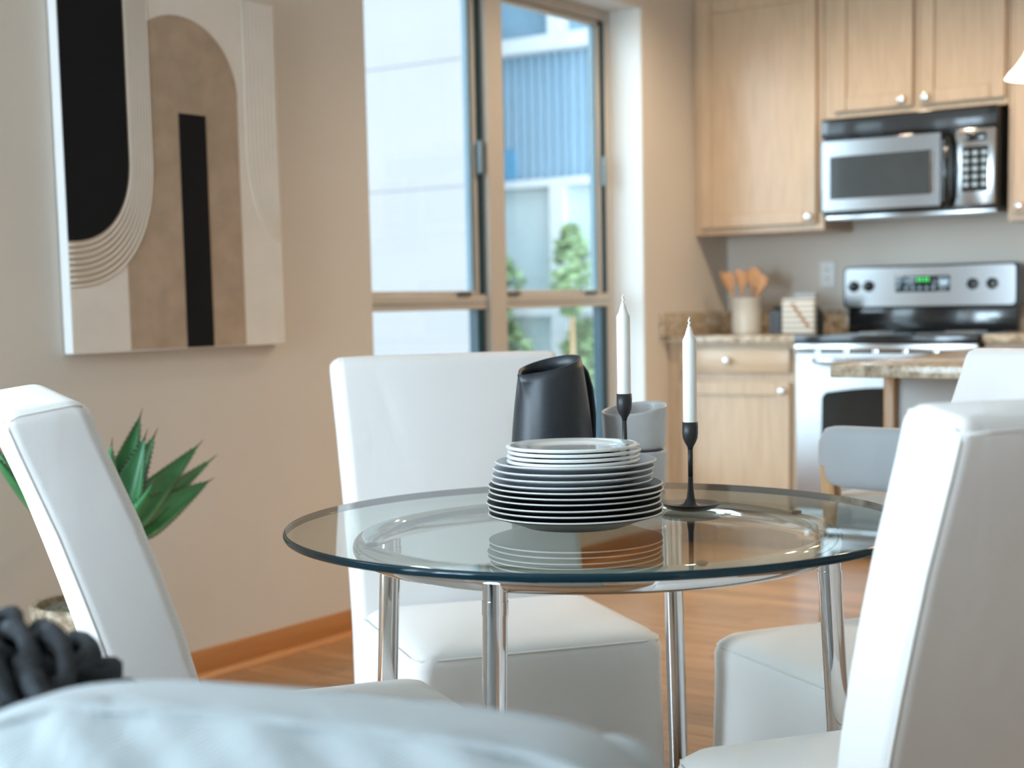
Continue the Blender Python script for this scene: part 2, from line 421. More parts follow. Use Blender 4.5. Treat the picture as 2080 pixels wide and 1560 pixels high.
# --- the aluminium window
w1 = struct(thing('window_1', '', '', ((WX0+WX1)/2, YW+0.20, WZ0))); del w1['label']; del w1['category']
def wb(name, x0, x1, y0, y1, z0, z1, mat, parent=w1, bev=0.003):
    cx, cy, cz = (WX0+WX1)/2, YW+0.20, WZ0
    return box(name, x0-cx, x1-cx, y0-cy, y1-cy, z0-cz, z1-cz, mat, parent, bev, 1)
YF0, YF1 = YW+0.155, YW+0.215            # frame depth
MX0, MX1 = 4.70, 4.86                    # wide mullion between the two units
wb('jamb_bar', WX1-0.045, WX1-0.006, YF0, YF1, WZ0, WZ1-0.006, 'frame')
wb('jamb_bar', WX0+0.006, WX0+0.045, YF0, YF1, WZ0, WZ1-0.006, 'frame')
wb('head_bar', WX0+0.045, WX1-0.045, YF0, YF1, WZ1-0.050, WZ1-0.006, 'frame')
wb('sill_bar', WX0+0.045, WX1-0.045, YF0, YF1, WZ0, WZ0+0.05, 'frame')
wb('mullion', MX0+0.05, MX1, YF0-0.02, YF1+0.02, WZ0+0.05, WZ1-0.05, 'frame')
TZ0, TZ1 = 1.062, 1.118
for (a, b) in ((WX0+0.045, MX0+0.05), (MX1, WX1-0.045)):
    wb('transom', a, b, YF0, YF1, TZ0, TZ1, 'frame')
    wb('transom_groove', a, b, YF0-0.002, YF0+0.004, TZ0+0.022, TZ0+0.026, 'latch', bev=0)
    # operable upper sash
    sash = wb('sash', a, b, YF0+0.02, YF1-0.012, TZ1, TZ1+0.016, 'frame')
    for (q0, q1) in ((a, a+0.018), (b-0.048, b-0.028)):
        wb('sash_stile', q0, q1, YF0+0.012, YF1-0.012, TZ1, WZ1-0.052, 'frame', sash).location = (0, 0, 0)
    wb('sash_rail', a, b-0.028, YF0+0.012, YF1-0.012, WZ1-0.072, WZ1-0.052, 'frame', sash)
    wb('gasket_strip', b-0.028, b-0.001, YF0+0.006, YF1-0.012, TZ1+0.004, WZ1-0.052, 'gasket', sash, 0)
    wb('gasket_strip', b-0.062, b-0.048, YF0+0.022, YF1-0.012, TZ1+0.016, WZ1-0.072, 'latch', sash, 0)
    wb('latch', b-0.036, b-0.018, YF0-0.012, YF0+0.006, 1.575, 1.70, 'latch', sash)
    for q in (a+0.03, b-0.19): wb('hinge', q, q+0.085, YF0-0.010, YF0+0.006, TZ1-0.002, TZ1+0.010, 'gasket', sash)
    wb('pane', a+0.018, b-0.062, YF0+0.030, YF0+0.034, TZ1+0.016, WZ1-0.072, 'pane', bev=0)
    # fixed lower light
    wb('gasket_strip', b-0.050, b-0.001, YF0+0.010, YF1-0.010, WZ0+0.05, TZ0, 'gasket', bev=0)
    wb('pane', a, b-0.050, YF0+0.030, YF0+0.034, WZ0+0.05, TZ0, 'pane', bev=0)

# ------------------------------------------------------------------ outside
ground_z = -3.2
tag(box('yard', -30, 60, YW+0.5, 60, ground_z-0.3, ground_z, 'ground'), 'grey paved yard below the window between the buildings', 'yard')
bw = thing('pale_building', 'pale panelled building outside the window with faint horizontal joints', 'building', (11.5, 9.0, ground_z))
bm = bmesh.new(); prism(bm, [(0.012, -0.52), (5.0, 3.37), (5.0, 9.0), (0.012, 9.0)], 'Z', 0, 12); obj('core', bm, 'bldg_white', bw)
zz = [0.0, 1.7, 3.4, 5.386, 6.556, 7.9, 9.6, 12.0]
for a, b in zip(zz, zz[1:]):
    for y0, y1 in ((-0.52, 3.0), (3.0, 6.2), (6.2, 9.0)):
        box('panel', 0.0, 0.014, y0+0.006, y1-0.006, a+0.006, b-0.006, 'bldg_white', bw, 0.003, 1)
blx = 13.6
bb2 = thing('blue_building', 'blue corrugated building with white window bands outside the window', 'building', (blx, 8.2, ground_z))
def gz(z): return z-ground_z
box('core', 0.50, 5, -4.0, 2.1, 0, 12, 'bldg_blue', bb2)
def Z_at(y): return 3.878-(y-75)*0.005165
bm = bmesh.new()
zc0, zc1 = gz(Z_at(362)), gz(Z_at(100))
prof = []
y = -4.0
while y < 1.5:
    prof += [(0.10, y), (0.10, y+0.048), (0.155, y+0.060), (0.155, y+0.094)]; y += 0.106
v0 = [bm.verts.new((a, b, zc0)) for a, b in prof]; v1 = [bm.verts.new((a, b, zc1)) for a, b in prof]
for k in range(len(prof)-1): bm.faces.new((v0[k], v0[k+1], v1[k+1], v1[k]))
obj('corrugated_sheet', bm, 'bldg_blue', bb2)
box('dark_panel', 0.07, 0.12, 1.20, 1.43, zc0+0.01, zc0+0.34, 'bldg_blue_dark', bb2)
for (za, zb) in ((Z_at(105), Z_at(72)), (Z_at(379), Z_at(361)), (Z_at(644), Z_at(622)), (5.9, 6.05)):
    box('trim_band', -0.05, 0.13, -4.0, 1.6, gz(za), gz(zb), 'bldg_trim', bb2, 0.01, 1)
for yy in (0.61, -1.10, -2.8):
    box('trim_post', -0.045, 0.12, yy-0.09, yy+0.09, gz(Z_at(75)), gz(5.9), 'bldg_trim', bb2, 0.008, 1)
    box('trim_post', -0.045, 0.12, yy-0.10, yy+0.10, gz(Z_at(622)), gz(Z_at(375)), 'bldg_trim', bb2, 0.008, 1)
    box('trim_post', -0.045, 0.12, yy-0.10, yy+0.10, 1.0, gz(Z_at(640)), 'bldg_trim', bb2, 0.008, 1)
ys = [-4.0, -2.8, -1.10, 0.61, 1.6]
for a, b in zip(ys, ys[1:]):
    box('glazing', 0.13, 0.15, a, b, gz(Z_at(72)), gz(5.9), 'bldg_glass', bb2)
    box('pane', 0.02, 0.03, a, b, gz(Z_at(622)), gz(Z_at(379)), 'pane', bb2)
    box('pane', 0.02, 0.03, a, b, 1.0, gz(Z_at(644)), 'pane', bb2)
# pale ribbed curtain behind the lower glazing
bm = bmesh.new(); prof = []; y = -4.0
while y < 2.0:
    prof += [(0.10, y), (0.085, y+0.04)]; y += 0.08
v0 = [bm.verts.new((a, b, 1.0)) for a, b in prof]; v1 = [bm.verts.new((a, b, zc0-0.02)) for a, b in prof]
for k in range(len(prof)-1): bm.faces.new((v0[k], v0[k+1], v1[k+1], v1[k]))
obj('ribbed_curtain', bm, 'curtain', bb2)
def shrub(name, label, loc, rx, ry, z0, z1, n, seed):
    r = random.Random(seed)
    t = thing(name, label, 'shrub', loc)
    bm = bmesh.new()
    tube(bm, [(0, 0, 0.002), (0.02, 0.01, z0*0.5), (0, 0, z0+0.2)], [0.05, 0.04, 0.02], 6)
    obj('trunk', bm, 'oak', t)
    bm = bmesh.new()
    for _ in range(n):
        a, b = r.uniform(0, 2*PI), r.random()**0.4
        h = r.random(); p = Vector((rx*b*math.cos(a)*math.sin(PI*(0.12+0.8*h)), ry*b*math.sin(a)*math.sin(PI*(0.12+0.8*h)), z0+(z1-z0)*h))
        d = Vector((r.gauss(0, 1), r.gauss(0, 1), r.gauss(0, 0.7))).normalized(); u = d.orthogonal().normalized()
        s = r.uniform(0.05, 0.10)
        vs = [bm.verts.new(p-d*s), bm.verts.new(p+u*s*0.45), bm.verts.new(p+d*s), bm.verts.new(p-u*s*0.45)]
        bm.faces.new(vs)
    f = obj('foliage', bm, 'leaf_out', t); f['kind'] = 'stuff'
    return t
for lab, yy, ry, ya, yb, n, sd in (('pale round shrub crown in front of the curtained glazing, away from the corner', 9.33, 0.33, 640, 520, 420, 1), ('pale shrub with the highest crown in front of the curtained glazing', 8.40, 0.24, 640, 465, 420, 2),
                               ('low dark green shrub below the white band beside the pale building', 9.36, 0.36, 800, 652, 420, 3), ('low dark green shrub below the white band under the highest crown', 8.38, 0.26, 800, 652, 420, 4)):
    shrub('garden_shrub', lab, (blx-(0.24 if sd > 2 else 0.62), yy if sd > 2 else yy*0.985, ground_z), 0.13, ry, gz(Z_at(ya)), gz(Z_at(yb)), n, sd)
# ------------------------------------------------------------------ kitchen
def knob(parent, x, y, z, r=0.016):
    bm = bmesh.new(); lathe(bm, [(0, 0), (0.007, 0), (0.006, 0.010), (r*0.8, 0.014), (r, 0.020), (r*0.8, 0.027), (0, 0.030)], 20)
    bm.transform(Matrix.Translation((x, y, z)) @ Matrix.Rotation(-PI/2, 4, 'Y'))
    return obj('knob', bm, 'nickel', parent, smooth=True)
def shaker_door(parent, x, y0, y1, z0, z1, kn, name='door', st=0.058):
    # framed door facing -X with a recessed centre panel
    bm = bmesh.new(); d = 0.020
    bx(bm, x-d, x, y0, y0+st, z0, z1, 0.003, 1); bx(bm, x-d, x, y1-st, y1, z0, z1, 0.003, 1)
    bx(bm, x-d, x, y0+st, y1-st, z0, z0+st, 0.003, 1); bx(bm, x-d, x, y0+st, y1-st, z1-st, z1, 0.003, 1)
    o = obj(name, bm, 'maple', parent, smooth=True)
    box('panel', x-0.011, x, y0+st-0.002, y1-st+0.002, z0+st-0.002, z1-st+0.002, 'maple', o, 0.002, 1)
    if kn: knob(o, x-d, kn[0], kn[1])
    return o
XB = 5.905      # base cabinet face
CT = 0.924      # worktop height
t = thing('base_cabinet', 'pale maple base cabinet with one drawer and door beside the range', 'cabinet', (0, 0, 0))
box('body', XB, XK-0.002, 2.646, YW-0.002, 0.10, 0.893, 'maple', t)
box('toe_kick', XB+0.06, XK-0.02, 2.646, YW-0.002, 0.0, 0.10, 'black_matte', t)
dr = box('drawer', XB-0.02, XB, 2.672, 3.195, 0.765, 0.872, 'maple_y', t, 0.006)
knob(dr, XB-0.02, 2.955, 0.818)
shaker_door(t, XB, 2.672, 3.195, 0.13, 0.728, (2.70, 0.690))
t = thing('base_cabinet', 'maple base cabinet on the far side of the range', 'cabinet', (0, 0, 0))
box('body', XB, XK-0.002, 0.95, 1.855, 0.10, 0.893, 'maple', t)
box('toe_kick', XB+0.06, XK-0.02, 0.95, 1.855, 0.0, 0.10, 'black_matte', t)
box('drawer', XB-0.02, XB, 1.42, 1.83, 0.765, 0.872, 'maple_y', t, 0.006)
shaker_door(t, XB, 1.42, 1.83, 0.13, 0.728, (1.80, 0.690))
shaker_door(t, XB, 0.98, 1.39, 0.13, 0.728, (1.01, 0.690))
t = thing('granite_worktop', 'speckled granite worktop with splashbacks in the kitchen corner', 'worktop', (0, 0, 0))
box('slab', 5.868, XK-0.001, 2.640, YW-0.001, 0.893, CT, 'granite', t, 0.003)
box('splashback', XK-0.022, XK-0.001, 2.640, YW-0.024, CT, 1.022, 'granite', t, 0.002)
box('splashback', 5.82, XK-0.001, YW-0.022, YW-0.001, CT, 1.026, 'granite', t, 0.002)
t = thing('granite_worktop', 'short granite worktop on the other side of the range', 'worktop', (0, 0, 0))
box('slab', 5.868, XK-0.001, 0.93, 1.855, 0.893, CT, 'granite', t, 0.003)
box('splashback', XK-0.022, XK-0.001, 0.93, 1.855, CT, 1.022, 'granite', t, 0.002)

# range
RY0, RY1, RX = 1.868, 2.632, 5.855
t = thing('kitchen_range', 'stainless steel electric range with black glass cooktop and rear control panel', 'range', (0, 0, 0))
box('body', RX+0.03, XK-0.03, RY0, RY1, 0.06, 0.885, 'steel', t, 0.002)
box('kick_drawer', RX+0.005, RX+0.03, RY0+0.004, RY1-0.004, 0.07, 0.20, 'steel_door', t, 0.004)
strip = box('vent_strip', RX-0.004, RX+0.03, RY0, RY1, 0.862, 0.888, 'steel_h', t, 0.002)
box('vent_gap', RX+0.001, RX+0.03, RY0+0.01, RY1-0.01, 0.853, 0.862, 'black_gloss', t)
for k in range(5):
    bm = bmesh.new(); lathe(bm, [(0, 0), (0.010, 0.0), (0.009, 0.004), (0, 0.006)], 14)
    bm.transform(Matrix.Translation((RX+0.001, RY1-0.10-k*0.125, 0.858)) @ Matrix.Rotation(-PI/2, 4, 'Y'))
    obj('screw', bm, 'chrome', t, smooth=True)
door = box('oven_door', RX, RX+0.03, RY0+0.004, RY1-0.004, 0.205, 0.852, 'steel_door', t, 0.004)
wy0, wy1, wz0, wz1 = 1.99, 2.515, 0.36, 0.705
pts = [(wy0, wz0), (wy1, wz0)] + [(wy1-0.002, wz1-0.035), (wy1-0.02, wz1-0.014)] + \
      [(wy1-0.02-(wy1-wy0-0.04)*k/12, wz1-0.014+0.022*math.sin(PI*k/12)) for k in range(1, 12)] + [(wy0+0.02, wz1-0.014), (wy0+0.002, wz1-0.035)]
bm = bmesh.new(); prism(bm, pts, 'X', RX-0.003, RX+0.01); obj('oven_window', bm, 'black_glass', door)
bm = bmesh.new()
hp = [(RX, 2.545, 0.822), (RX-0.035, 2.53, 0.822), (RX-0.045, 2.49, 0.822)]
hp = hp + [(RX-0.045-0.004*math.sin(PI*k/8), 2.49-(2.49-2.01)*k/8, 0.822) for k in range(1, 8)] + [(p[0], 4.5-p[1], p[2]) for p in hp[::-1]]
tube(bm, hp, 0.014, 12); obj('oven_handle', bm, 'steel_h', door, smooth='all')
cook = box('cooktop', RX-0.006, XK-0.075, RY0-0.004, RY1+0.004, 0.888, 0.926, 'black_gloss', t, 0.004)
for (bxx, byy, br) in ((6.02, 2.44, 0.095), (6.02, 2.05, 0.115), (6.27, 2.44, 0.075), (6.27, 2.05, 0.085)):
    bm = bmesh.new(); lathe(bm, [(br-0.004, 0.0), (br, 0.0), (br, 0.0012), (br-0.004, 0.0012), (br-0.004, 0)], 40, bxx, byy, 0.9262)
    obj('burner_ring', bm, 'grey_glaze', cook, smooth=True)
bgx = 6.40
box('riser', bgx, XK-0.03, RY0+0.01, RY1-0.01, 0.926, 1.035, 'black_gloss', t, 0.004)
bm = bmesh.new(); prism(bm, rrect(RY0-0.006, RY1+0.004, 1.028, 1.212, 0.022), 'X', bgx-0.018, XK-0.03)
back = obj('control_back', bm, 'black_gloss', t, smooth=True)
bm = bmesh.new(); prism(bm, rrect(RY0+0.010, RY1-0.006, 1.036, 1.203, 0.018), 'X', bgx-0.026, bgx-0.018)
obj('control_panel', bm, 'steel', back, smooth=True)
for yy in (2.585, 2.517, 2.058, 1.975):
    bm = bmesh.new(); lathe(bm, [(0, 0), (0.024, 0), (0.024, 0.006), (0.018, 0.010), (0.017, 0.026), (0, 0.028)], 24)
    bx(bm, -0.004, 0.004, -0.017, 0.017, 0.024, 0.033)
    bm.transform(Matrix.Translation((bgx-0.026, yy, 1.125)) @ Matrix.Rotation(-PI/2, 4, 'Y') @ Matrix.Rotation(0.4, 4, 'Z'))
    obj('knob', bm, 'black_gloss', back, smooth=True)
disp = box('display', bgx-0.032, bgx-0.024, 2.155, 2.395, 1.096, 1.164, 'black_glass', t, 0.002)
bm = bmesh.new()
for k, yy in enumerate((2.292, 2.279, 2.262, 2.249)):
    bx(bm, bgx-0.0335, bgx-0.0318, yy-0.004, yy+0.004, 1.140, 1.156)
obj('clock_digits', bm, 'green_led', disp)
for k in range(5):
    for z in (1.113,):
        bm = bmesh.new(); lathe(bm, [(0, 0), (0.008, 0), (0.007, 0.0015), (0, 0.002)], 14)
        bm.transform(Matrix.Translation((bgx-0.0318, 2.345-0.030*k, z)) @ Matrix.Rotation(-PI/2, 4, 'Y')); obj('button', bm, 'button', disp)
for (yy, z) in ((2.347, 1.146), (2.192, 1.150), (2.192, 1.122), (2.170, 1.150), (2.170, 1.122), (2.382, 1.150), (2.382, 1.118)):
    box('button', bgx-0.0335, bgx-0.0318, yy-0.008, yy+0.008, z-0.008, z+0.008, 'button', disp, 0.003, 1)

# uppers
XU = 6.170
def upper(label, y0, y1, z0, z1, doors):
    t = thing('wall_cabinet', label, 'cabinet', (0, 0, 0))
    box('body', XU, XK-0.002, y0, y1, z0, z1, 'maple', t, 0.002, 1)
    for (a, b, c, d, kn) in doors: shaker_door(t, XU, a, b, c, d, kn)
    return t
upper('tall maple wall cabinet in the corner above the utensil crock', 2.637, YW-0.002, 1.370, 2.42, [(2.668, 3.225, 1.400, 2.40, (2.695, 1.428))])
upper('low double-door maple wall cabinet above the microwave', 1.855, 2.635, 1.832, 2.42, [(2.243, 2.590, 1.860, 2.40, (2.285, 1.888)), (1.866, 2.212, 1.860, 2.40, (2.185, 1.888))])
upper('maple wall cabinet on the far side of the microwave', 1.00, 1.853, 1.370, 2.42, [(1.44, 1.83, 1.400, 2.40, (1.80, 1.428)), (1.02, 1.42, 1.400, 2.40, (1.05, 1.428))])

# microwave
MXF, MY0, MY1, MZ0, MZ1 = 6.105, 1.878, 2.624, 1.425, 1.829
t = thing('microwave_oven', 'stainless over-the-range microwave with black vent grille and keypad', 'microwave', (0, 0, 0))
box('body', MXF+0.02, XK-0.002, MY0, MY1, MZ0, MZ1, 'black_gloss', t, 0.003)
box('underside_hood', MXF+0.03, XK-0.05, MY0+0.01, MY1-0.01, MZ0-0.018, MZ0, 'steel', t, 0.003)
gr = box('vent_grille', MXF, MXF+0.02, MY0, MY1, 1.748, MZ1, 'black_gloss', t, 0.003)
for k in range(6): box('slat', MXF-0.005, MXF+0.004, MY0+0.035, MY1-0.03, 1.762+k*0.0095, 1.767+k*0.0095, 'black_matte', gr)
door = box('oven_door', MXF-0.018, MXF+0.02, 2.093, MY1-0.002, MZ0+0.012, 1.738, 'black_gloss', t, 0.006)
bm = bmesh.new()
x0, x1 = MXF-0.024, MXF-0.016
bx(bm, x0, x1, 2.100, 2.138, MZ0+0.018, 1.732); bx(bm, x0, x1, MY1-0.050, MY1-0.016, MZ0+0.018, 1.732)
bx(bm, x0, x1, 2.138, MY1-0.050, MZ0+0.018, 1.490); bx(bm, x0, x1, 2.138, MY1-0.050, 1.668, 1.732)
obj('door_frame', bm, 'steel', door)
box('door_window', MXF-0.020, MXF-0.012, 2.138, MY1-0.050, 1.490, 1.668, 'mw_glass', door)
box('window_trim', MXF-0.027, MXF-0.016, 2.130, 2.142, 1.494, 1.664, 'chrome', door, 0.002, 1)
bm = bmesh.new(); tube(bm, [(MXF-0.01, 2.070, 1.72), (MXF-0.045, 2.068, 1.70), (MXF-0.055, 2.067, 1.58), (MXF-0.045, 2.068, 1.46), (MXF-0.01, 2.070, 1.44)], 0.014, 10)
obj('handle', bm, 'black_gloss', t, smooth='all')
kp = box('control_panel', MXF-0.02, MXF+0.02, MY0+0.004, 2.040, MZ0+0.012, 1.738, 'steel', t, 0.004)
box('keypad', MXF-0.024, MXF-0.018, MY0+0.030, 2.012, 1.490, 1.668, 'black_glass', kp, 0.002, 1)
box('clock_window', MXF-0.024, MXF-0.018, MY0+0.038, 2.000, 1.690, 1.722, 'black_gloss', kp, 0.004, 2)
for r_ in range(5):
    for c in range(3):
        box('key', MXF-0.0255, MXF-0.0238, 1.995-c*0.036-0.010, 1.995-c*0.036+0.010, 1.510+r_*0.031, 1.526+r_*0.031, 'button', kp)

# outlet
t = thing('wall_outlet', 'white duplex power outlet on the wall beside the range', 'outlet', (XK, 2.757, 1.184))
box('cover_plate', -0.006, -0.0005, -0.036, 0.036, -0.057, 0.057, 'outlet', t, 0.003)
for zz_ in (0.020, -0.020):
    bm = bmesh.new(); lathe(bm, [(0, 0), (0.017, 0), (0.016, 0.002), (0, 0.002)], 20); bm.transform(Matrix.Translation((-0.006, 0, zz_)) @ Matrix.Rotation(-PI/2, 4, 'Y'))
    s = obj('socket', bm, 'outlet', t, smooth=True)
    for q in (-0.006, 0.006): box('slot', -0.0092, -0.007, q-0.0014, q+0.0014, zz_-0.004, zz_+0.006, 'slot', s)

# utensil crock, spoons, towel basket
ckx, cky = 6.20, 3.022
bm = bmesh.new(); lathe(bm, [(0, 0), (0.060, 0), (0.065, 0.004), (0.0665, 0.08), (0.067, 0.148), (0.070, 0.152), (0.070, 0.160), (0.064, 0.160), (0.062, 0.150), (0.061, 0.010), (0, 0.008)], 40)
tag(obj('utensil_crock', bm, 'ivory', smooth=True, loc=(ckx, cky, CT)), 'ivory ceramic crock full of wooden spoons on the worktop', 'crock')
def spoon(label, base, lean, length, kind, twist=0.0, wid=0.028):
    t = thing('wooden_spoon', label, 'spoon', (ckx+base[0], cky+base[1], CT+0.010), 0, 'wooden spoons in the crock')
    d = Vector((lean[0], lean[1], 1)).normalized()
    bm = bmesh.new(); tube(bm, [d*0.0, d*(length*0.6), d*(length*0.72)], [0.005, 0.006, 0.007], 8)
    obj('handle', bm, 'spoon', t, smooth='all')
    bm = bmesh.new(); L = length*0.32
    s = (Vector((0, 1, 0)) - d*d.y).normalized(); n = d.cross(s)
    s2 = s*math.cos(twist)+n*math.sin(twist); n2 = d.cross(s2)
    rings = []
    for k in range(9):
        u = k/8
        w = wid*(0.25+0.75*math.sin(min(1, u*1.5)*PI/2)) * (math.sqrt(max(0.02, 1-((u-0.62)/0.385)**2)) if (u > 0.62 and kind == 'round') else 1.0)
        if kind == 'flat' and u > 0.85: w *= 0.93
        c = d*(length*0.69+L*u)
        hth = 0.0045
        sl = 0.012*u if kind == 'flat' else 0
        rings.append([c+s2*w*math.cos(a)+n2*hth*math.sin(a)+d*sl*math.cos(a) for a in [2*PI*q/12 for q in range(12)]])
    loft(bm, [[tuple(p) for p in r] for r in rings]); obj('bowl', bm, 'spoon', t, smooth='all')
spoon('pale wooden spatula with slanted flat blade leaning towards the window wall', (-0.005, 0.014), (-0.05, 0.29), 0.275, 'flat', wid=0.032)
spoon('wooden slotted turner upright between the spatula and the round spoon', (0.012, 0.012), (0.02, 0.09), 0.272, 'flat', 0.3, wid=0.027)
spoon('tall dark round wooden spoon standing at the back of the crock', (0.015, -0.010), (0.04, -0.05), 0.285, 'round', wid=0.034)
spoon('round-headed wooden spoon leaning towards the range', (-0.008, -0.014), (-0.03, -0.29), 0.262, 'round', wid=0.031)

bkx, bky = 6.22, 2.765
t = thing('towel_basket', 'black flared basket of tea towels beside the crock', 'basket', (bkx, bky, CT))
bm = bmesh.new()
loft(bm, [[(a, b, 0) for a, b in rrect(-0.055, 0.055, -0.085, 0.095, 0.02)], [(a, b, 0.075) for a, b in rrect(-0.06, 0.06, -0.09, 0.102, 0.022)], [(a, b, 0.12) for a, b in rrect(-0.07, 0.07, -0.06, 0.118, 0.03)],
          [(a, b, 0.12) for a, b in rrect(-0.064, 0.064, -0.054, 0.112, 0.026)], [(a, b, 0.01) for a, b in rrect(-0.05, 0.05, -0.08, 0.09, 0.02)]])
obj('bin', bm, 'black_matte', t, smooth=True)
def towel(label, loc, size, mat, strap=False, roty=0.0, rotz=0.0):
    t = thing('tea_towel', label, 'towel', loc, rotz, 'tea towels in the basket')
    sx, sy, sz = size
    bm = bmesh.new(); n = 5
    for k in range(n):
        q = -sx/2+sx*k/n
        bx(bm, q+0.0005, q+sx/n-0.0005, -sy/2+0.001*(k % 2), sy/2-0.001*((k+1) % 2), 0, sz-0.002*(k % 2), 0.004, 2)
    o = obj('folded_cloth', bm, mat, t, smooth=True); o.rotation_euler.y = roty
    if strap:
        bm = bmesh.new(); a = math.atan2(sz*0.7, -sy*0.55)
        p0, p1 = (sy*0.18, sz*0.86), (-sy*0.34, sz*0.18)
        dy, dz = p1[0]-p0[0], p1[1]-p0[1]; L = math.hypot(dy, dz); nx, nz = -dz/L*0.006, dy/L*0.006
        prism(bm, [(p0[0]+nx, p0[1]+nz), (p1[0]+nx, p1[1]+nz), (p1[0]-nx, p1[1]-nz), (p0[0]-nx, p0[1]-nz)], 'X', -sx/2-0.004, -sx/2-0.0005)
        o2 = obj('strap', bm, 'leather', t); o2.rotation_euler.y = roty
    return t
towel('beige striped tea towel with a tan leather strap', (bkx-0.105, bky-0.035, CT+0.004), (0.030, 0.150, 0.150), 'towel_stripe', True, 0.0)
towel('dark blue-grey tea towel leaning beside the striped one', (bkx-0.098, bky+0.072, CT+0.001), (0.050, 0.056, 0.100), 'towel_dark')
towel('plain grey tea towel folded upright at the back of the black basket', (bkx+0.025, bky-0.010, CT+0.0095), (0.035, 0.100, 0.170), 'velvet', False, 0.0)

# island, stool, pendant
t = thing('kitchen_island', 'kitchen island with plain pale panel back and oak corner post', 'island', (0, 0, 0))
box('cabinet_body', 3.82, 4.62, -0.50, 1.43, 0.08, 0.884, 'jamb', t, 0.002)
box('plinth', 3.86, 4.58, -0.46, 1.39, 0.0, 0.08, 'black_matte', t)
box('corner_post', 3.795, 3.835, 1.428, 1.458, 0.0, 0.884, 'oak', t, 0.003)
tag(box('island_worktop', 3.49, 4.68, -0.62, 1.478, 0.884, 0.915, 'granite', None, 0.004), 'thick speckled granite slab on top of the kitchen island', 'worktop')

def stool(loc, rz):
    t = thing('counter_stool', 'grey upholstered counter stool with rounded low back and wooden legs', 'stool', loc, rz)
    # local +x faces the island; backrest at -x
    bm = bmesh.new(); rings = []
    for k in range(17):
        a = -1.0+2.0*k/16; y = 0.215*a
        xb = -0.235+0.07*(abs(a)**3)
        e = math.sqrt(max(0.0, 1-abs(a)**6)); hz = 0.032+0.035*e; ht = 0.014+0.016*e
        rings.append([(xb+ht*math.copysign(abs(math.cos(q))**0.7, math.cos(q)), y, 0.742+hz*math.copysign(abs(math.sin(q))**0.6, math.sin(q))) for q in [2*PI*j/20 for j in range(20)]])
    loft(bm, rings); obj('backrest', bm, 'velvet', t, smooth='all')
    bm = bmesh.new()
    loft(bm, [[(a, b, 0.575) for a, b in rrect(-0.19, 0.20, -0.20, 0.20, 0.06)], [(a, b, 0.59) for a, b in rrect(-0.205, 0.215, -0.215, 0.215, 0.07)], [(a, b, 0.635) for a, b in rrect(-0.205, 0.215, -0.215, 0.215, 0.07)], [(a, b, 0.652) for a, b in rrect(-0.18, 0.19, -0.19, 0.19, 0.06)]])
    obj('seat', bm, 'velvet', t, smooth=True)
    for sx, sy in ((-1, -1), (-1, 1), (1, -1), (1, 1)):
        x, y = sx*0.185, sy*0.175
        bm = bmesh.new(); top = 0.72 if sx < 0 else 0.58
        loft(bm, [[(a, b, z) for a, b in rrect(x-0.017+dx, x+0.017+dx, y-0.017+dy, y+0.017+dy, 0.006, 2)] for z, dx, dy in ((0.0, sx*0.03, sy*0.02), (0.58, 0, 0), (top, -0.018 if sx < 0 else 0, 0))])
        obj('leg', bm, 'oak', t, smooth=True)
    for sy in (-1, 1): box('stretcher', -0.185, 0.185, sy*0.182-0.009, sy*0.182+0.009, 0.20, 0.225, 'oak', t, 0.003)
    return t
stool((3.235, 1.10, 0), math.radians(-4))

t = thing('pendant_lamp', 'lit bell-shaped white glass pendant lamp over the island', 'lamp', (4.10, 1.135, 1.640))
bm = bmesh.new(); lathe(bm, [(0.105, 0.0), (0.098, 0.012), (0.080, 0.030), (0.060, 0.058), (0.044, 0.090), (0.034, 0.120), (0.025, 0.140), (0.020, 0.142), (0.030, 0.118), (0.040, 0.088), (0.056, 0.056), (0.076, 0.027), (0.094, 0.009), (0.103, 0.0)], 40)
obj('lamp_shade', bm, 'shade', t, smooth='all')
bm = bmesh.new(); lathe(bm, [(0, 0.138), (0.026, 0.138), (0.024, 0.175), (0.010, 0.195), (0, 0.196)], 24); obj('socket_cap', bm, 'nickel', t, smooth=True)
bm = bmesh.new(); tube(bm, [(0, 0, 0.19), (0, 0, ZC-1.64-0.02)], 0.005, 8); obj('rod', bm, 'nickel', t, smooth='all')
bm = bmesh.new(); lathe(bm, [(0, 0), (0.06, 0), (0.05, 0.018), (0, 0.02)], 24, 0, 0, ZC-1.64-0.02); obj('ceiling_canopy', bm, 'nickel', t, smooth=True)
l = bpy.data.lights.new('pendant_bulb_offscreen', 'POINT'); l.energy = 14; l.color = (1.0, 0.72, 0.42); l.shadow_soft_size = 0.03
lo = bpy.data.objects.new('pendant_bulb_offscreen', l); COL.objects.link(lo); lo.parent = t; lo.location = (0, 0, 0.045)

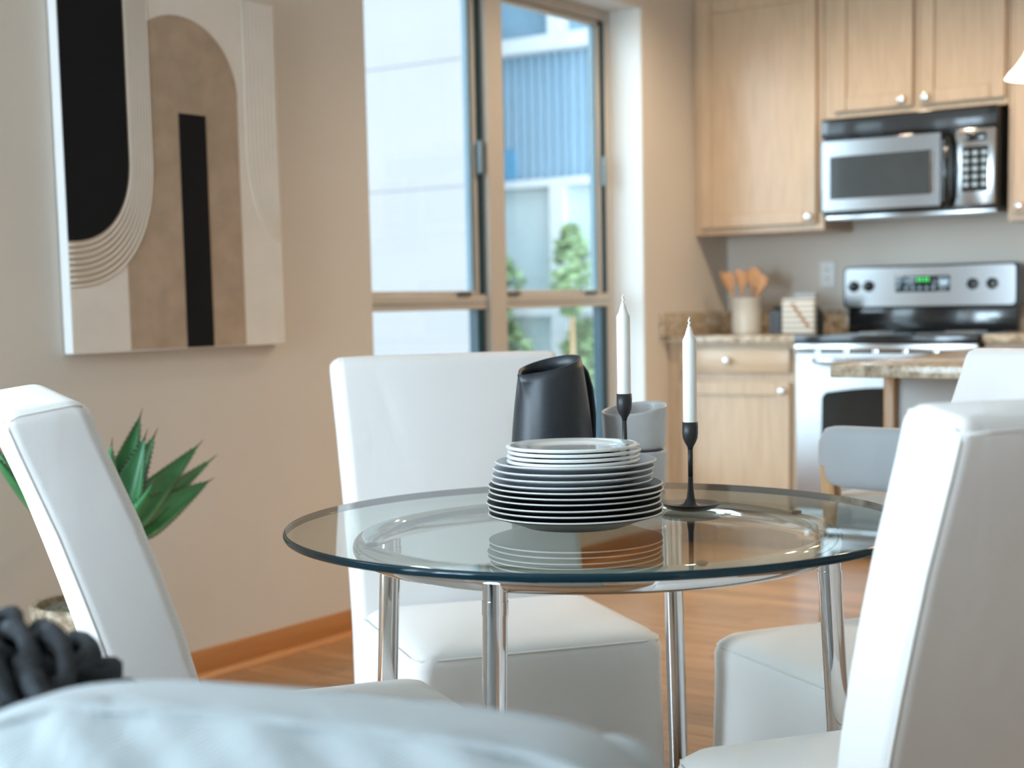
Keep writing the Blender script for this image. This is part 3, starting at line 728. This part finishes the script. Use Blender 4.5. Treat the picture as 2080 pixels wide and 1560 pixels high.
def downlight(x, y, power, where):
    t = thing('recessed_downlight', 'round recessed ceiling downlight '+where, 'light', (x, y, ZC), 0, 'recessed ceiling downlights')
    bm = bmesh.new(); lathe(bm, [(0.050, 0), (0.075, 0.0), (0.075, -0.006), (0.052, -0.008), (0.050, 0)], 28); obj('trim_ring', bm, 'white_paint', t, smooth=True)
    bm = bmesh.new(); lathe(bm, [(0, -0.002), (0.050, -0.002), (0.048, -0.006), (0, -0.006)], 24); obj('bulb', bm, 'bulb', t)
    l = bpy.data.lights.new('downlight_lamp_offscreen', 'SPOT'); l.energy = power; l.color = (1.0, 0.80, 0.58); l.spot_size = math.radians(150); l.spot_blend = 0.6; l.shadow_soft_size = 0.07
    o = bpy.data.objects.new('downlight_lamp_offscreen', l); COL.objects.link(o); o.parent = t; o.location = (0, 0, -0.012)
for (x, y, p, wh) in ((5.15, 2.55, 55, 'above the kitchen aisle near the corner cabinet'), (5.15, 1.45, 55, 'above the kitchen aisle in front of the microwave'), (5.15, 0.35, 40, 'above the far end of the kitchen aisle')):
    downlight(x, y, p, wh)

# ------------------------------------------------------------------ wall art
AX0, AX1, AZ0, AZ1, AY = 2.613, 3.419, 0.972, 1.985, 3.222
t = thing('wall_art', 'abstract canvas of a tan arch, black shapes and cream cords hanging on the wall', 'wall art', ((AX0+AX1)/2, YW, AZ0))
ax_ = (AX0+AX1)/2
def L(p): return (p[0]-ax_, p[1]-AZ0)
box('canvas', AX0-ax_, AX1-ax_, AY-YW, -0.003, 0, AZ1-AZ0, 'canvas', t, 0.002, 1)
box('canvas_side', AX0-ax_-0.0015, AX0-ax_, AY-YW+0.001, -0.004, 0.001, AZ1-AZ0-0.001, 'canvas_side', t)
ya = AY-YW
arch = [(2.808, AZ0+0.004), (3.250, AZ0+0.004), (3.248, 1.69)]
arch += [(3.029+0.221*math.cos(a), 1.69+0.212*math.sin(a)) for a in [PI*k/28 for k in range(0, 29)]] + [(2.808, 1.69)]
bm = bmesh.new(); prism(bm, [L(p) for p in arch], 'Y', ya-0.0008, ya+0.001); obj('tan_arch', bm, 'art_tan', t)
def ushape(w, zb, n=24):    # quarter round: right edge at AX0+w, lowest point zb at the left canvas edge
    zc = 1.50; a = [PI/2*k/n for k in range(n+1)]
    return [(AX0+w*math.cos(q)**0.86 if math.cos(q) > 0 else AX0, zc-(zc-zb)*math.sin(q)**0.9) for q in a]
def uband(w, zb, top=AZ1-0.002): return [(AX0+w, top)] + ushape(w, zb)
bm = bmesh.new(); o_, i_ = uband(0.300, 1.145), uband(0.210, 1.275)
vo = [bm.verts.new((L(p)[0], ya-0.0011, L(p)[1])) for p in o_]; vi = [bm.verts.new((L(p)[0], ya-0.0011, L(p)[1])) for p in i_]
for k in range(len(vo)-1): bm.faces.new((vo[k], vo[k+1], vi[k+1], vi[k]))
obj('wash_band', bm, 'art_band', t)
for k in range(8):
    u = k/7; w = 0.224+(0.296-0.222)*u; zb = 1.258+(1.150-1.258)*u
    bm = bmesh.new(); tube(bm, [(L(p)[0], ya-0.001, L(p)[1]) for p in uband(w, zb) if True], 0.0023, 8); obj('cord', bm, 'art_cord', t, smooth='all')
bm = bmesh.new(); prism(bm, [L(p) for p in [(AX0+0.001, AZ1-0.002)] + uband(0.216, 1.268)[0:]], 'Y', ya-0.0020, ya+0.001); obj('black_pendant_shape', bm, 'art_black', t)
bm = bmesh.new(); prism(bm, [L(p) for p in ((3.015, AZ0+0.004), (3.118, AZ0+0.004), (3.119, 1.633), (3.016, 1.633))], 'Y', ya-0.0022, ya+0.001); obj('black_bar', bm, 'art_black', t)
for k in range(8):
    u = k/7; xl = 3.284+0.118*u; zb = 1.285+0.10*u
    pts = [(xl, AZ1-0.003)] + [(xl, 1.56)] + [(xl+(AX1-0.002-xl)*(1-math.cos(q)), 1.56-(1.56-zb)*math.sin(q)) for q in [PI/2*j/10 for j in range(1, 11)]]
    bm = bmesh.new(); tube(bm, [(L(p)[0], ya+0.0006, L(p)[1]) for p in pts], 0.0026, 8); obj('cord', bm, 'art_cord', t, smooth='all')

# ------------------------------------------------------------------ table
TC, TZ, TR = (2.000, 1.238), 0.742, 0.486
t = thing('dining_table', 'round glass dining table on a chrome tube ring with four legs', 'table', (TC[0], TC[1], 0))
bm = bmesh.new()
gt = 0.012; seg = 128; ri = TR-0.004
top = [bm.verts.new((ri*math.cos(2*PI*k/seg), ri*math.sin(2*PI*k/seg), TZ)) for k in range(seg)]
f = bm.faces.new(top); f.material_index = 0
bot = [bm.verts.new((ri*math.cos(2*PI*k/seg), ri*math.sin(2*PI*k/seg), TZ-gt)) for k in range(seg)]
f = bm.faces.new(bot[::-1]); f.material_index = 1
obj('glass_top', bm, None, t, mats=['table_glass', 'glass_under'])
bm = bmesh.new()
lathe(bm, [(ri, TZ)] + [(ri+0.004*math.sin(a), TZ-gt/2+gt/2*math.cos(a)) for a in [PI*k/10 for k in range(1, 10)]] + [(ri, TZ-gt)], 128)
obj('glass_edge', bm, 'glass_edge', t, smooth='all')
RR, TRD = 0.362, 0.0180
RZ = TZ-gt-0.0025-TRD
bm = bmesh.new(); tube(bm, [(RR*math.cos(2*PI*k/96), RR*math.sin(2*PI*k/96), RZ) for k in range(96)], TRD, 18, closed=True)
obj('ring', bm, 'chrome', t, smooth='all')
for k, ad in enumerate((190, 100, 10, 280)):
    a = math.radians(ad); d = Vector((math.cos(a), math.sin(a), 0))
    bm = bmesh.new()
    p0, p1 = d*(RR+0.006)+Vector((0, 0, RZ-0.004)), d*(RR+0.046)+Vector((0, 0, 0.004))
    tube(bm, [p0, p0.lerp(p1, 0.5), p1], 0.0172, 20)
    lg = obj('leg', bm, 'chrome', t, smooth=True)
    bm = bmesh.new(); q0, q1 = p0.lerp(p1, 0.035), p0.lerp(p1, 0.062)
    tube(bm, [q0, q1], 0.0182, 20); obj('collar', bm, 'chrome', lg, smooth=True)
    bm = bmesh.new(); lathe(bm, [(0, 0), (0.021, 0), (0.021, 0.007), (0, 0.008)], 20, p1.x, p1.y, 0); obj('foot_pad', bm, 'black_matte', lg, smooth=True)
    b = math.radians(ad+45)
    bm = bmesh.new(); lathe(bm, [(0, 0), (0.008, 0), (0.008, 0.003), (0, 0.003)], 16, RR*math.cos(b), RR*math.sin(b), RZ+TRD-0.0005); obj('rubber_pad', bm, 'black_matte', t)

# ------------------------------------------------------------------ chairs
HW = 0.248
SPINE = [  # front point (y, z), rear point (y, z) of the backrest, seat faces +y
    (-0.215, 0.012, -0.300, 0.012), (-0.215, 0.20, -0.306, 0.20), (-0.218, 0.40, -0.312, 0.395), (-0.222, 0.47, -0.320, 0.464), (-0.232, 0.54, -0.333, 0.533), (-0.246, 0.61, -0.350, 0.602),
    (-0.264, 0.68, -0.370, 0.671), (-0.286, 0.75, -0.392, 0.740), (-0.310, 0.82, -0.415, 0.809), (-0.334, 0.88, -0.438, 0.868), (-0.352, 0.925, -0.455, 0.912), (-0.363, 0.956, -0.466, 0.942)]
def make_chair(label, hw=HW):
    t = thing('slipcover_chair', label, 'chair', (0, 0, 0), 0, 'slipcovered chairs around the glass table')
    bm = bmesh.new(); rings = []
    for z, ins, r in ((0.012, -0.006, 0.020), (0.15, -0.001, 0.022), (0.30, 0.002, 0.024), (0.400, 0.003, 0.028), (0.432, 0.001, 0.032), (0.452, 0.006, 0.036), (0.463, 0.018, 0.04), (0.469, 0.040, 0.05), (0.476, 0.085, 0.06), (0.480, 0.14, 0.05), (0.481, 0.19, 0.02)):
        x = hw-0.004-ins; y0, y1 = -0.225+min(ins, 0.10), 0.215-ins
        rings.append([(a, b, z + 0.0025*math.sin(9*a+4*b) * (1 if z > 0.44 else 0)) for a, b in rrect(-x, x, y0, y1, min(r, x*0.9, (y1-y0)*0.45), 6)])
    loft(bm, rings); seat = obj('seat', bm, 'cover', t, smooth='all')
    pth = [(hw-0.0045, -0.20, 0.447), (hw-0.0045, 0.0, 0.447), (hw-0.0045, 0.170, 0.446), (hw-0.018, 0.201, 0.446), (hw-0.05, 0.2105, 0.447), (0, 0.2108, 0.447)]
    pth = pth + [(-p[0], p[1], p[2]) for p in pth[-2::-1]]
    bm = bmesh.new(); tube(bm, pth, 0.0022, 6); obj('seam', bm, 'stitch', seat, smooth='all')
    bm = bmesh.new(); rings = []; R_ = 0.016
    def ring(fy, fz, by, bz, ins_s, ins_f, ins_b, r, crown=0.0):
        d = Vector((fy-by, fz-bz)); Ln = d.length; d /= Ln
        out = []
        for a, w in rrect(-hw+ins_s, hw-ins_s, ins_b, Ln-ins_f, r, 6):
            out.append((a, by+d.x*w, bz+d.y*w + crown*(1-(a/hw)**2)))
        return out
    for (fy, fz, by, bz) in SPINE: rings.append(ring(fy, fz, by, bz, 0, 0, 0, R_))
    fy, fz, by, bz = SPINE[-1]
    for k in range(1, 7):
        q = PI/2*k/6.0; c = 1-math.cos(q); h = 0.022*math.sin(q)
        rings.append(ring(fy-0.006*math.sin(q), fz+h, by-0.004*math.sin(q), bz+h, 0.012*c, 0.030*c, 0.012*c, max(0.006, R_-0.006*c), 0.005*math.sin(q)))
    for q in (0.5, 0.85):
        rings.append(ring(fy-0.006, fz+0.0225, by-0.004, bz+0.0225, 0.012+hw*0.9*q*0.5, 0.030+0.025*q, 0.012+0.03*q, 0.004, 0.006))
    loft(bm, rings); back = obj('backrest', bm, 'cover', t, smooth='all')
    e = R_*0.293
    for sd in (-1, 1):
        p = [(sd*(hw-e), by+e*0.98, bz) for (fy, fz, by, bz) in SPINE]
        p.append((sd*(hw-e-0.003), SPINE[-1][2]+e+0.002, SPINE[-1][3]+0.013))
        bm = bmesh.new(); tube(bm, p, 0.0023, 6); obj('seam', bm, 'stitch', back, smooth='all')
        fy, fz, by, bz = SPINE[-1]; pp = []
        for k in range(9):
            u = k/8; pp.append((sd*(hw-0.0035-0.003*(u > 0.95)), by+0.006+(fy-by-0.018)*u, bz+(fz-bz)*u+0.0145-0.004*(u > 0.95)-0.003*(u < 0.05)))
        bm = bmesh.new(); tube(bm, pp, 0.0020, 6); obj('seam', bm, 'stitch', back, smooth='all')
    p = [(x*(hw-0.010), SPINE[-1][2]-0.0005, SPINE[-1][3]+0.008+0.004*(1-x*x)) for x in [-1+k/8 for k in range(17)]]
    bm = bmesh.new(); tube(bm, p, 0.0016, 6); obj('seam', bm, 'cover', back, smooth='all')
    return t
def place(t, fm, ang):
    a = math.radians(ang); f = Vector((math.cos(a), math.sin(a), 0))
    t.location = Vector((fm[0], fm[1], 0)) - f*0.24
    t.rotation_euler = (0, 0, a-PI/2)
cb = make_chair('white slipcovered chair with its back to the tall window, behind the pitcher')
place(cb, (2.238, 1.487), -127)
for lab, fm, ang in (('white slipcovered chair beside the potted agave, half hiding its leaves', (1.855, 1.347), -33),
                     ('white slipcovered chair whose shaded rear panel is turned to the sofa', (2.008, 0.874), 53),
                     ('white slipcovered chair on the island side of the table, next to the stool', (2.308, 1.093), 147)):
    c = copy_tree(cb); c['label'] = lab; place(c, fm, ang)

# ------------------------------------------------------------------ tableware
PX, PY = 1.932, 1.233
def plate_mesh(R, rise, fr, mat, well=None, ft=0.005):
    bm = bmesh.new()
    if well:
        prof = [(0, 0.0015), (fr-0.004, 0.0015), (fr-0.004, 0), (fr, 0), (fr+0.003, 0.002), (well-0.002, rise-0.009), (well+0.006, rise-0.0050), (R-0.004, rise-0.0040), (R-0.0005, rise-0.0032), (R, rise-0.0008), (R-0.0015, rise+0.0016), (R-0.006, rise+0.0010),
                (well+0.004, rise-0.001), (well, rise-0.002), (well-0.006, max(rise-0.0065, ft+0.0002)), (fr, ft), (0, ft-0.0003)]
    else:
        prof = [(0, 0.0015), (fr-0.004, 0.0015), (fr-0.004, 0), (fr, 0), (fr+0.003, 0.0018), (R*0.80, rise*0.52), (R-0.004, rise-0.0032), (R-0.0005, rise-0.002), (R, rise-0.0002), (R-0.001, rise+0.0010), (R-0.004, rise+0.0006), (R*0.80, max(rise*0.52+0.0042, ft+0.003)), (fr, ft), (0, ft-0.0003)]
    lathe(bm, prof, 80)
    return bm
ORD = ('lowest', 'second from below', 'third from below', 'fourth from below', 'fifth from below', 'sixth from below')
def plates(label, cat_grp, R, rise, fr, mat, rims, rimmat, well=None, jit=0.0025, seed=1, ft=0.005):
    r = random.Random(seed); first = None
    for i, zr in enumerate(rims):
        loc = (PX+r.uniform(-jit, jit), PY+r.uniform(-jit, jit), zr-rise)
        if first is None:
            first = obj('plate', plate_mesh(R, rise, fr, mat, well, ft), mat, smooth='all')
            tag(first, label, 'plate', cat_grp)
            if rimmat:
                bm = bmesh.new(); tube(bm, [((R-0.0012)*math.cos(2*PI*k/80), (R-0.0012)*math.sin(2*PI*k/80), rise-0.0002) for k in range(80)], 0.0014, 8, closed=True)
                obj('rim', bm, rimmat, first, smooth='all')
            first.location = loc
        else:
            c = copy_tree(first); c.location = loc
        (first if i == 0 else c)['label'] = label % ORD[i]
b0 = TZ+0.021
plates('large black stoneware dinner plate with pale edge, %s of the black plates', 'black dinner plates', 0.1335, 0.021, 0.078, 'black_glaze', [b0+0.0086*k for k in range(6)], 'rim_glaze', jit=0.004, seed=4, ft=0.0086)
g0 = b0+0.043+0.0066
plates('mid-size grey stoneware plate with pale edge, %s of the grey plates', 'grey plates', 0.1230, 0.019, 0.072, 'grey_glaze', [g0+0.0095*k for k in range(4)], 'rim_glaze', jit=0.003, seed=8, ft=0.0095)
w0 = g0+0.0285+0.0025-0.0016
plates('small glossy white porcelain plate, %s of the white plates', 'white side plates', 0.1020, 0.0120, 0.060, 'porcelain', [w0+0.0016+0.0072*k for k in range(4)], None, well=0.070, jit=0.0012, seed=3, ft=0.0072)

def slant_vessel(bm, radf, h, s, spout_a, th, n=64, rows=14, spout=0.0, floor_h=0.006, round_b=0.010):
    # vessel whose rim is cut on a slant (lowest towards spout_a)
    out, inn = [], []
    for k in range(rows+1):
        u = k/rows; ro, ri_ = [], []
        for j in range(n):
            a = 2*PI*j/n; da = math.atan2(math.sin(a-spout_a), math.cos(a-spout_a))
            ztop = h - s*math.cos(da)
            z = ztop*u
            r = radf(z)
            if u < 0.10 and round_b: r -= round_b*(1-math.sqrt(1-(1-u/0.10)**2))
            sp = spout*math.exp(-(da/0.22)**2)*max(0, (u-0.76)/0.24)**1.4
            ro.append(((r+sp)*math.cos(a), (r+sp)*math.sin(a), z-sp*0.15))
            ri_.append(((r+sp-th)*math.cos(a), (r+sp-th)*math.sin(a), max(z, floor_h)-sp*0.15))
        out.append(ro); inn.append(ri_)
    loft(bm, out + inn[::-1][:-2])
    return bm
pr = lambda z: 0.0765-0.006*(z/0.24)-0.0165*(z/0.24)**2.2
t = thing('pitcher', 'matte charcoal stoneware pitcher with slanted rim behind the plates', 'pitcher', (2.222, 1.462, TZ))
bm = bmesh.new(); SA = math.radians(163)
slant_vessel(bm, pr, 0.232, 0.014, SA, 0.0045, spout=0.016)
obj('body', bm, 'charcoal', t, smooth='all')
ha = math.radians(-14); hd = Vector((math.cos(ha), math.sin(ha), 0)); hs = Vector((-hd.y, hd.x, 0))
bm = bmesh.new(); rings = []
pp = [(pr(0.222)-0.002, 0.222), (pr(0.222)+0.014, 0.224), (0.080, 0.214), (0.091, 0.185), (0.097, 0.14), (0.096, 0.09), (0.089, 0.055), (pr(0.04)-0.002, 0.040)]
for i, (r, z) in enumerate(pp):
    a = pp[max(0, i-1)]; b = pp[min(len(pp)-1, i+1)]
    tg = Vector((b[0]-a[0], b[1]-a[1])).normalized(); nn = (tg.y, -tg.x)
    c = hd*r+Vector((0, 0, z))
    rings.append([tuple(c+hs*0.011*math.cos(q)+(hd*nn[0]+Vector((0, 0, nn[1])))*0.0055*math.sin(q)) for q in [2*PI*j/14 for j in range(14)]])
loft(bm, rings); obj('handle', bm, 'charcoal', t, smooth='all')
br_ = lambda z: 0.0555+0.004*(z/0.08)
for i, (lab, dx, dy, dz) in enumerate((('grey stoneware bowl with slanted rim, upper one of a stacked pair', 0.0015, 0.0, 0.0705), ('grey stoneware bowl at the bottom of a stacked pair on the glass table', 0, 0, 0.0))):
    bm = bmesh.new(); slant_vessel(bm, br_, 0.076 if i == 0 else 0.070, 0.009 if i == 0 else 0.0, math.radians(165), 0.0042, round_b=0.012)
    tag(obj('bowl', bm, 'lgrey_glaze', smooth='all', loc=(2.364+dx, 1.378+dy, TZ+dz)), lab, 'bowl')

def candlestick(label, x, y, h):
    t = thing('candlestick', label, 'candlestick', (x, y, TZ))
    bm = bmesh.new(); lathe(bm, [(0, 0), (0.026, 0), (0.040, 0.004), (0.047, 0.0105), (0.0475, 0.0118), (0.0455, 0.0118), (0.036, 0.0072), (0.020, 0.0065), (0.011, 0.011), (0.0065, 0.020), (0.0045, 0.036), (0.0040, 0.055), (0.0040, 0.060)], 48)
    obj('base', bm, 'black_matte', t, smooth='all')
    bm = bmesh.new(); tube(bm, [(0, 0, 0.055), (0, 0, h-0.040)], 0.0041, 16); obj('stem', bm, 'black_matte', t, smooth='all')
    bm = bmesh.new(); z = h-0.044
    lathe(bm, [(0, z), (0.0042, z), (0.0050, z+0.004), (0.0090, z+0.011), (0.0118, z+0.018), (0.0127, z+0.026), (0.0127, h), (0.0117, h), (0.0117, h-0.014), (0, h-0.015)], 32)
    obj('candle_cup', bm, 'black_matte', t, smooth='all')
    return t
def candle(label, x, y, z, L_):
    t = thing('candle', label, 'candle', (x, y, z), 0, None)
    bm = bmesh.new(); r = 0.0112
    lathe(bm, [(0, 0), (r*0.98, 0), (r, 0.010), (r, L_-0.0245), (r*0.90, L_-0.0215), (r*0.66, L_-0.0165), (r*0.50, L_-0.010), (r*0.34, L_-0.004), (r*0.16, L_-0.001), (0, L_)], 32)
    obj('stick', bm, 'wax', t, smooth='all')
    bm = bmesh.new(); pts = [(0.0010*math.cos(k*1.9), 0.0010*math.sin(k*1.9), L_-0.003+k*0.0023) for k in range(8)]
    tube(bm, pts, [0.0021, 0.0022, 0.0016, 0.0022, 0.0016, 0.0018, 0.0011, 0.0005], 8); obj('wick', bm, 'wax', t, smooth='all')
for (lab1, lab2, x, y, h, cl) in (('short black iron candlestick with dished base standing clear on the glass', 'white taper candle in the short candlestick', 2.154, 1.151, 0.143, 0.170),
                                  ('tall black iron candlestick standing between the plates and the bowls', 'white taper candle in the tall candlestick, before the window return', 2.162, 1.278, 0.186, 0.166)):
    candlestick(lab1, x, y, h); candle(lab2, x, y, TZ+h-0.0145, cl)

# ------------------------------------------------------------------ agave in a planter
pcx, pcy, pz = 2.350, 2.87, 0.525
t = thing('potted_agave', 'green spiky agave in a speckled stone planter by the wall', 'potted plant', (pcx, pcy, 0))
bm = bmesh.new(); lathe(bm, [(0, 0), (0.105, 0), (0.120, 0.02), (0.138, 0.20), (0.142, 0.355), (0.150, 0.365), (0.150, 0.388), (0.143, 0.394), (0.132, 0.392), (0.130, 0.35), (0, 0.35)], 48)
obj('planter', bm, 'terrazzo', t, smooth=True)
bm = bmesh.new(); lathe(bm, [(0, 0.392), (0.06, 0.390), (0.11, 0.382), (0.131, 0.374), (0.131, 0.34), (0, 0.34)], 40); obj('gravel', bm, 'gravel', t)
def agave_leaf(tip, wid, roll=0.0, droop=0.018, base_r=0.045):
    tip = Vector(tip); d = Vector((tip.x, tip.y, 0))
    az = d.normalized() if d.length > 1e-4 else Vector((1, 0, 0))
    p0 = az*base_r+Vector((0, 0, pz))
    ax = (tip-p0).normalized()
    side = Vector((-az.y, az.x, 0)); up = side.cross(ax).normalized()
    if up.z < 0: up = -up
    side, up = side*math.cos(roll)+up*math.sin(roll), up*math.cos(roll)-side*math.sin(roll)
    n = 24; rows = []; thorns = []
    for k in range(n+1):
        u = k/n
        c = p0.lerp(tip, u) - up*(droop*math.sin(PI*u))
        w = wid*(0.70+0.30*math.sin(min(1, u/0.40)*PI/2)) * (1-max(0, (u-0.28)/0.72)**1.25)
        w = max(w, 0.0007)
        th = 0.012*(1-u)+0.0008; cup = 0.62*w
        row = [c+side*w*fx+up*fo for (fx, fo) in ((-1, cup), (-0.6, cup*0.33), (0, 0), (0.6, cup*0.33), (1, cup))]
        low = [row[3]-up*th*0.6, row[2]-up*th, row[1]-up*th*0.6]
        rows.append([tuple(v) for v in row+low])
        if 0.08 < u < 0.95:
            for s in (-1, 1): thorns.append((c+side*w*s+up*cup, (side*s+up*0.6).normalized(), ax))
    bm = bmesh.new(); loft(bm, rows)
    lf = obj('leaf', bm, 'agave', t, smooth='all')
    bm = bmesh.new()
    for e, sd, ax_l in thorns:
        for q in (-0.009, 0.0):
            b = e+ax_l*q
            bm.faces.new([bm.verts.new(b-ax_l*0.0032-sd*0.001), bm.verts.new(b+ax_l*0.0032-sd*0.001), bm.verts.new(b+sd*0.0050+ax_l*0.003)])
    tube(bm, [tip-ax*0.014, tip+ax*0.004, tip+ax*0.018], [0.0022, 0.0014, 0.0003], 6)
    obj('thorns', bm, 'thorn', lf)
def rel(p): return (p[0]-pcx, p[1]-pcy, p[2])
bm = bmesh.new(); lathe(bm, [(0, 0.36), (0.036, 0.36), (0.038, 0.42), (0.044, 0.50), (0.050, 0.56), (0.03, 0.60), (0, 0.61)], 20); obj('leaf_heart', bm, 'agave', t, smooth='all')
for tip, w, rl in (((2.548, 2.90, 0.826), 0.050, 1.0), ((2.490, 2.82, 0.782), 0.050, 1.1), ((2.566, 2.87, 0.778), 0.042, 1.0), ((2.732, 2.89, 0.737), 0.045, 0.95), ((2.800, 2.91, 0.694), 0.034, 0.9), ((2.735, 2.86, 0.643), 0.056, 0.85),
               ((2.05, 2.84, 0.80), 0.055, -0.6), ((2.16, 3.00, 0.82), 0.05, 0), ((2.30, 2.72, 0.78), 0.05, 0), ((2.34, 3.02, 0.86), 0.048, 0), ((2.30, 2.86, 0.86), 0.045, 0), ((2.40, 2.70, 0.68), 0.05, 0), ((2.46, 3.03, 0.70), 0.046, 0)):
    agave_leaf(rel(tip), w, rl)

# ------------------------------------------------------------------ sofa, cushion and throw in the foreground
SANG = math.radians(114.5)                 # along the sofa, away from its end
sa = Vector((math.cos(SANG), math.sin(SANG), 0)); sn = Vector((sa.y, -sa.x, 0))      # sn points to the table
s0 = Vector((0.86, 0.47, 0))
t = thing('sofa', 'pale upholstered sofa with its back to the dining table', 'sofa', s0, SANG-PI/2)
# local: +y along the sofa, +x towards the table
box('base', -0.70, 0.19, 0.02, 1.95, 0.10, 0.30, 'cushion', t, 0.02)
box('back_frame', 0.08, 0.20, 0.02, 1.95, 0.30, 0.745, 'cushion', t, 0.04, 4)
box('seat_cushion', -0.72, 0.075, 0.03, 0.98, 0.305, 0.44, 'cushion', t, 0.045, 4)
box('seat_cushion', -0.72, 0.075, 0.99, 1.94, 0.305, 0.44, 'cushion', t, 0.045, 4)
for x in (-0.64, 0.12):
    for y in (0.10, 1.87): box('foot', x-0.025, x+0.025, y-0.025, y+0.025, 0, 0.10, 'oak', t, 0.003)

def box_cushion(name, label, cat, loc, rz, tilt, W, H, T, mat):
    t = thing(name, label, cat, loc, rz)
    bm = bmesh.new(); bmesh.ops.create_cube(bm, size=2.0)
    bmesh.ops.subdivide_edges(bm, edges=bm.edges[:], cuts=27, use_grid_fill=True)
    def surf(p, ex=6.0):
        k = (abs(p.x)**ex+abs(p.y)**ex+abs(p.z)**ex)**(1/ex)
        q = p/k
        f = 1-0.16*max(abs(q.y)**4, abs(q.z)**4)
        sag = 0.012*math.sin(1.7*q.y+0.6)*(q.z > 0)
        return Vector((q.x*T/2*f, q.y*W/2, (q.z+1)*H/2+sag*q.z))
    for v in bm.verts:
        c = surf(v.co)
        n = Vector((c.x, 0, 0)); n = Vector((1 if c.x > 0 else -1, 0, 0))
        y, z = c.y, c.z
        fan = 0.0030*math.sin(85*(y+1.1*(H-z))+2*math.sin(9*y))*math.exp(-((H-z)/0.12)**2) + 0.0022*math.sin(52*(y-0.7*z)+1.3+1.5*math.sin(11*z))
        v.co = c + n*fan*min(1, abs(c.x)/(T*0.3))
    body = obj('cover', bm, mat, t, smooth='all'); body.rotation_euler.y = tilt
    for sx in (-1, 1):
        pts = []
        for k in range(96):
            a = 2*PI*k/96; p = Vector((sx*0.78, math.copysign(abs(math.cos(a))**0.36, math.cos(a)), math.copysign(abs(math.sin(a))**0.36, math.sin(a))))
            pts.append(surf(p))
        bm = bmesh.new(); tube(bm, pts, 0.0042, 8, closed=True); obj('piping', bm, mat, body, smooth='all')
    return t
cpos = s0 + sa*0.262 + sn*(-0.030)
box_cushion('back_cushion', 'large pale linen cushion propped against the sofa back, next to the knit throw', 'cushion', (cpos.x, cpos.y, 0.450), SANG-PI/2, 0.10, 0.500, 0.355, 0.160, 'cushion')

# chunky knit throw bunched over the sofa back
tp = s0 + sa*0.745 + sn*0.160
t = thing('knit_throw', 'charcoal chunky knit wool throw draped over the sofa back', 'throw', (tp.x, tp.y, 0), SANG-PI/2)
def drape(u, v):   # u across the back (towards the table), v along the sofa
    R_ = 0.085; a = u/R_
    zc = 0.678+0.062*max(0.0, min(1.0, (v+0.27)/0.25))**0.6
    if abs(a) < PI/2: return Vector((R_*math.sin(a), v, zc+R_*math.cos(a)*0.95)), Vector((math.sin(a), 0, math.cos(a)))
    ex = abs(u)-R_*PI/2; s = 1 if u > 0 else -1
    return Vector((s*(R_+0.004), v, zc-ex)), Vector((s, 0, 0))
bm = bmesh.new(); rings = []
for k in range(12):
    v = -0.215+0.48*k/11; zt = max(0.765, drape(0, v)[0].z-0.004)
    rings.append([(0.078*math.cos(q)-0.008, v, 0.738+(zt-0.738)*max(0.0, math.sin(q))) for q in [PI*j/14 for j in range(15)]])
loft(bm, rings); obj('inner_fold', bm, 'yarn', t, smooth='all')
rows = 19
for k in range(rows):
    v = -0.225+0.50*k/(rows-1)
    for ph in (0, PI):
        bm = bmesh.new(); pts = []; rads = []
        for j in range(56):
            u = (-0.15 if k < 11 else -0.24)+(0.39 if k < 11 else 0.48)*j/55
            p, nn = drape(u, v+0.019*math.sin(j*0.62+ph+k*0.4))
            lift = 0.013*math.cos(j*0.62+ph+k*0.4)+0.007*math.sin(j*0.37+k*1.3)
            pts.append(p+nn*(0.016+lift)); rads.append(0.0088+0.0024*math.sin(j*1.6+ph))
        tube(bm, pts, rads, 8); obj('yarn_strand', bm, 'yarn', t, smooth='all')
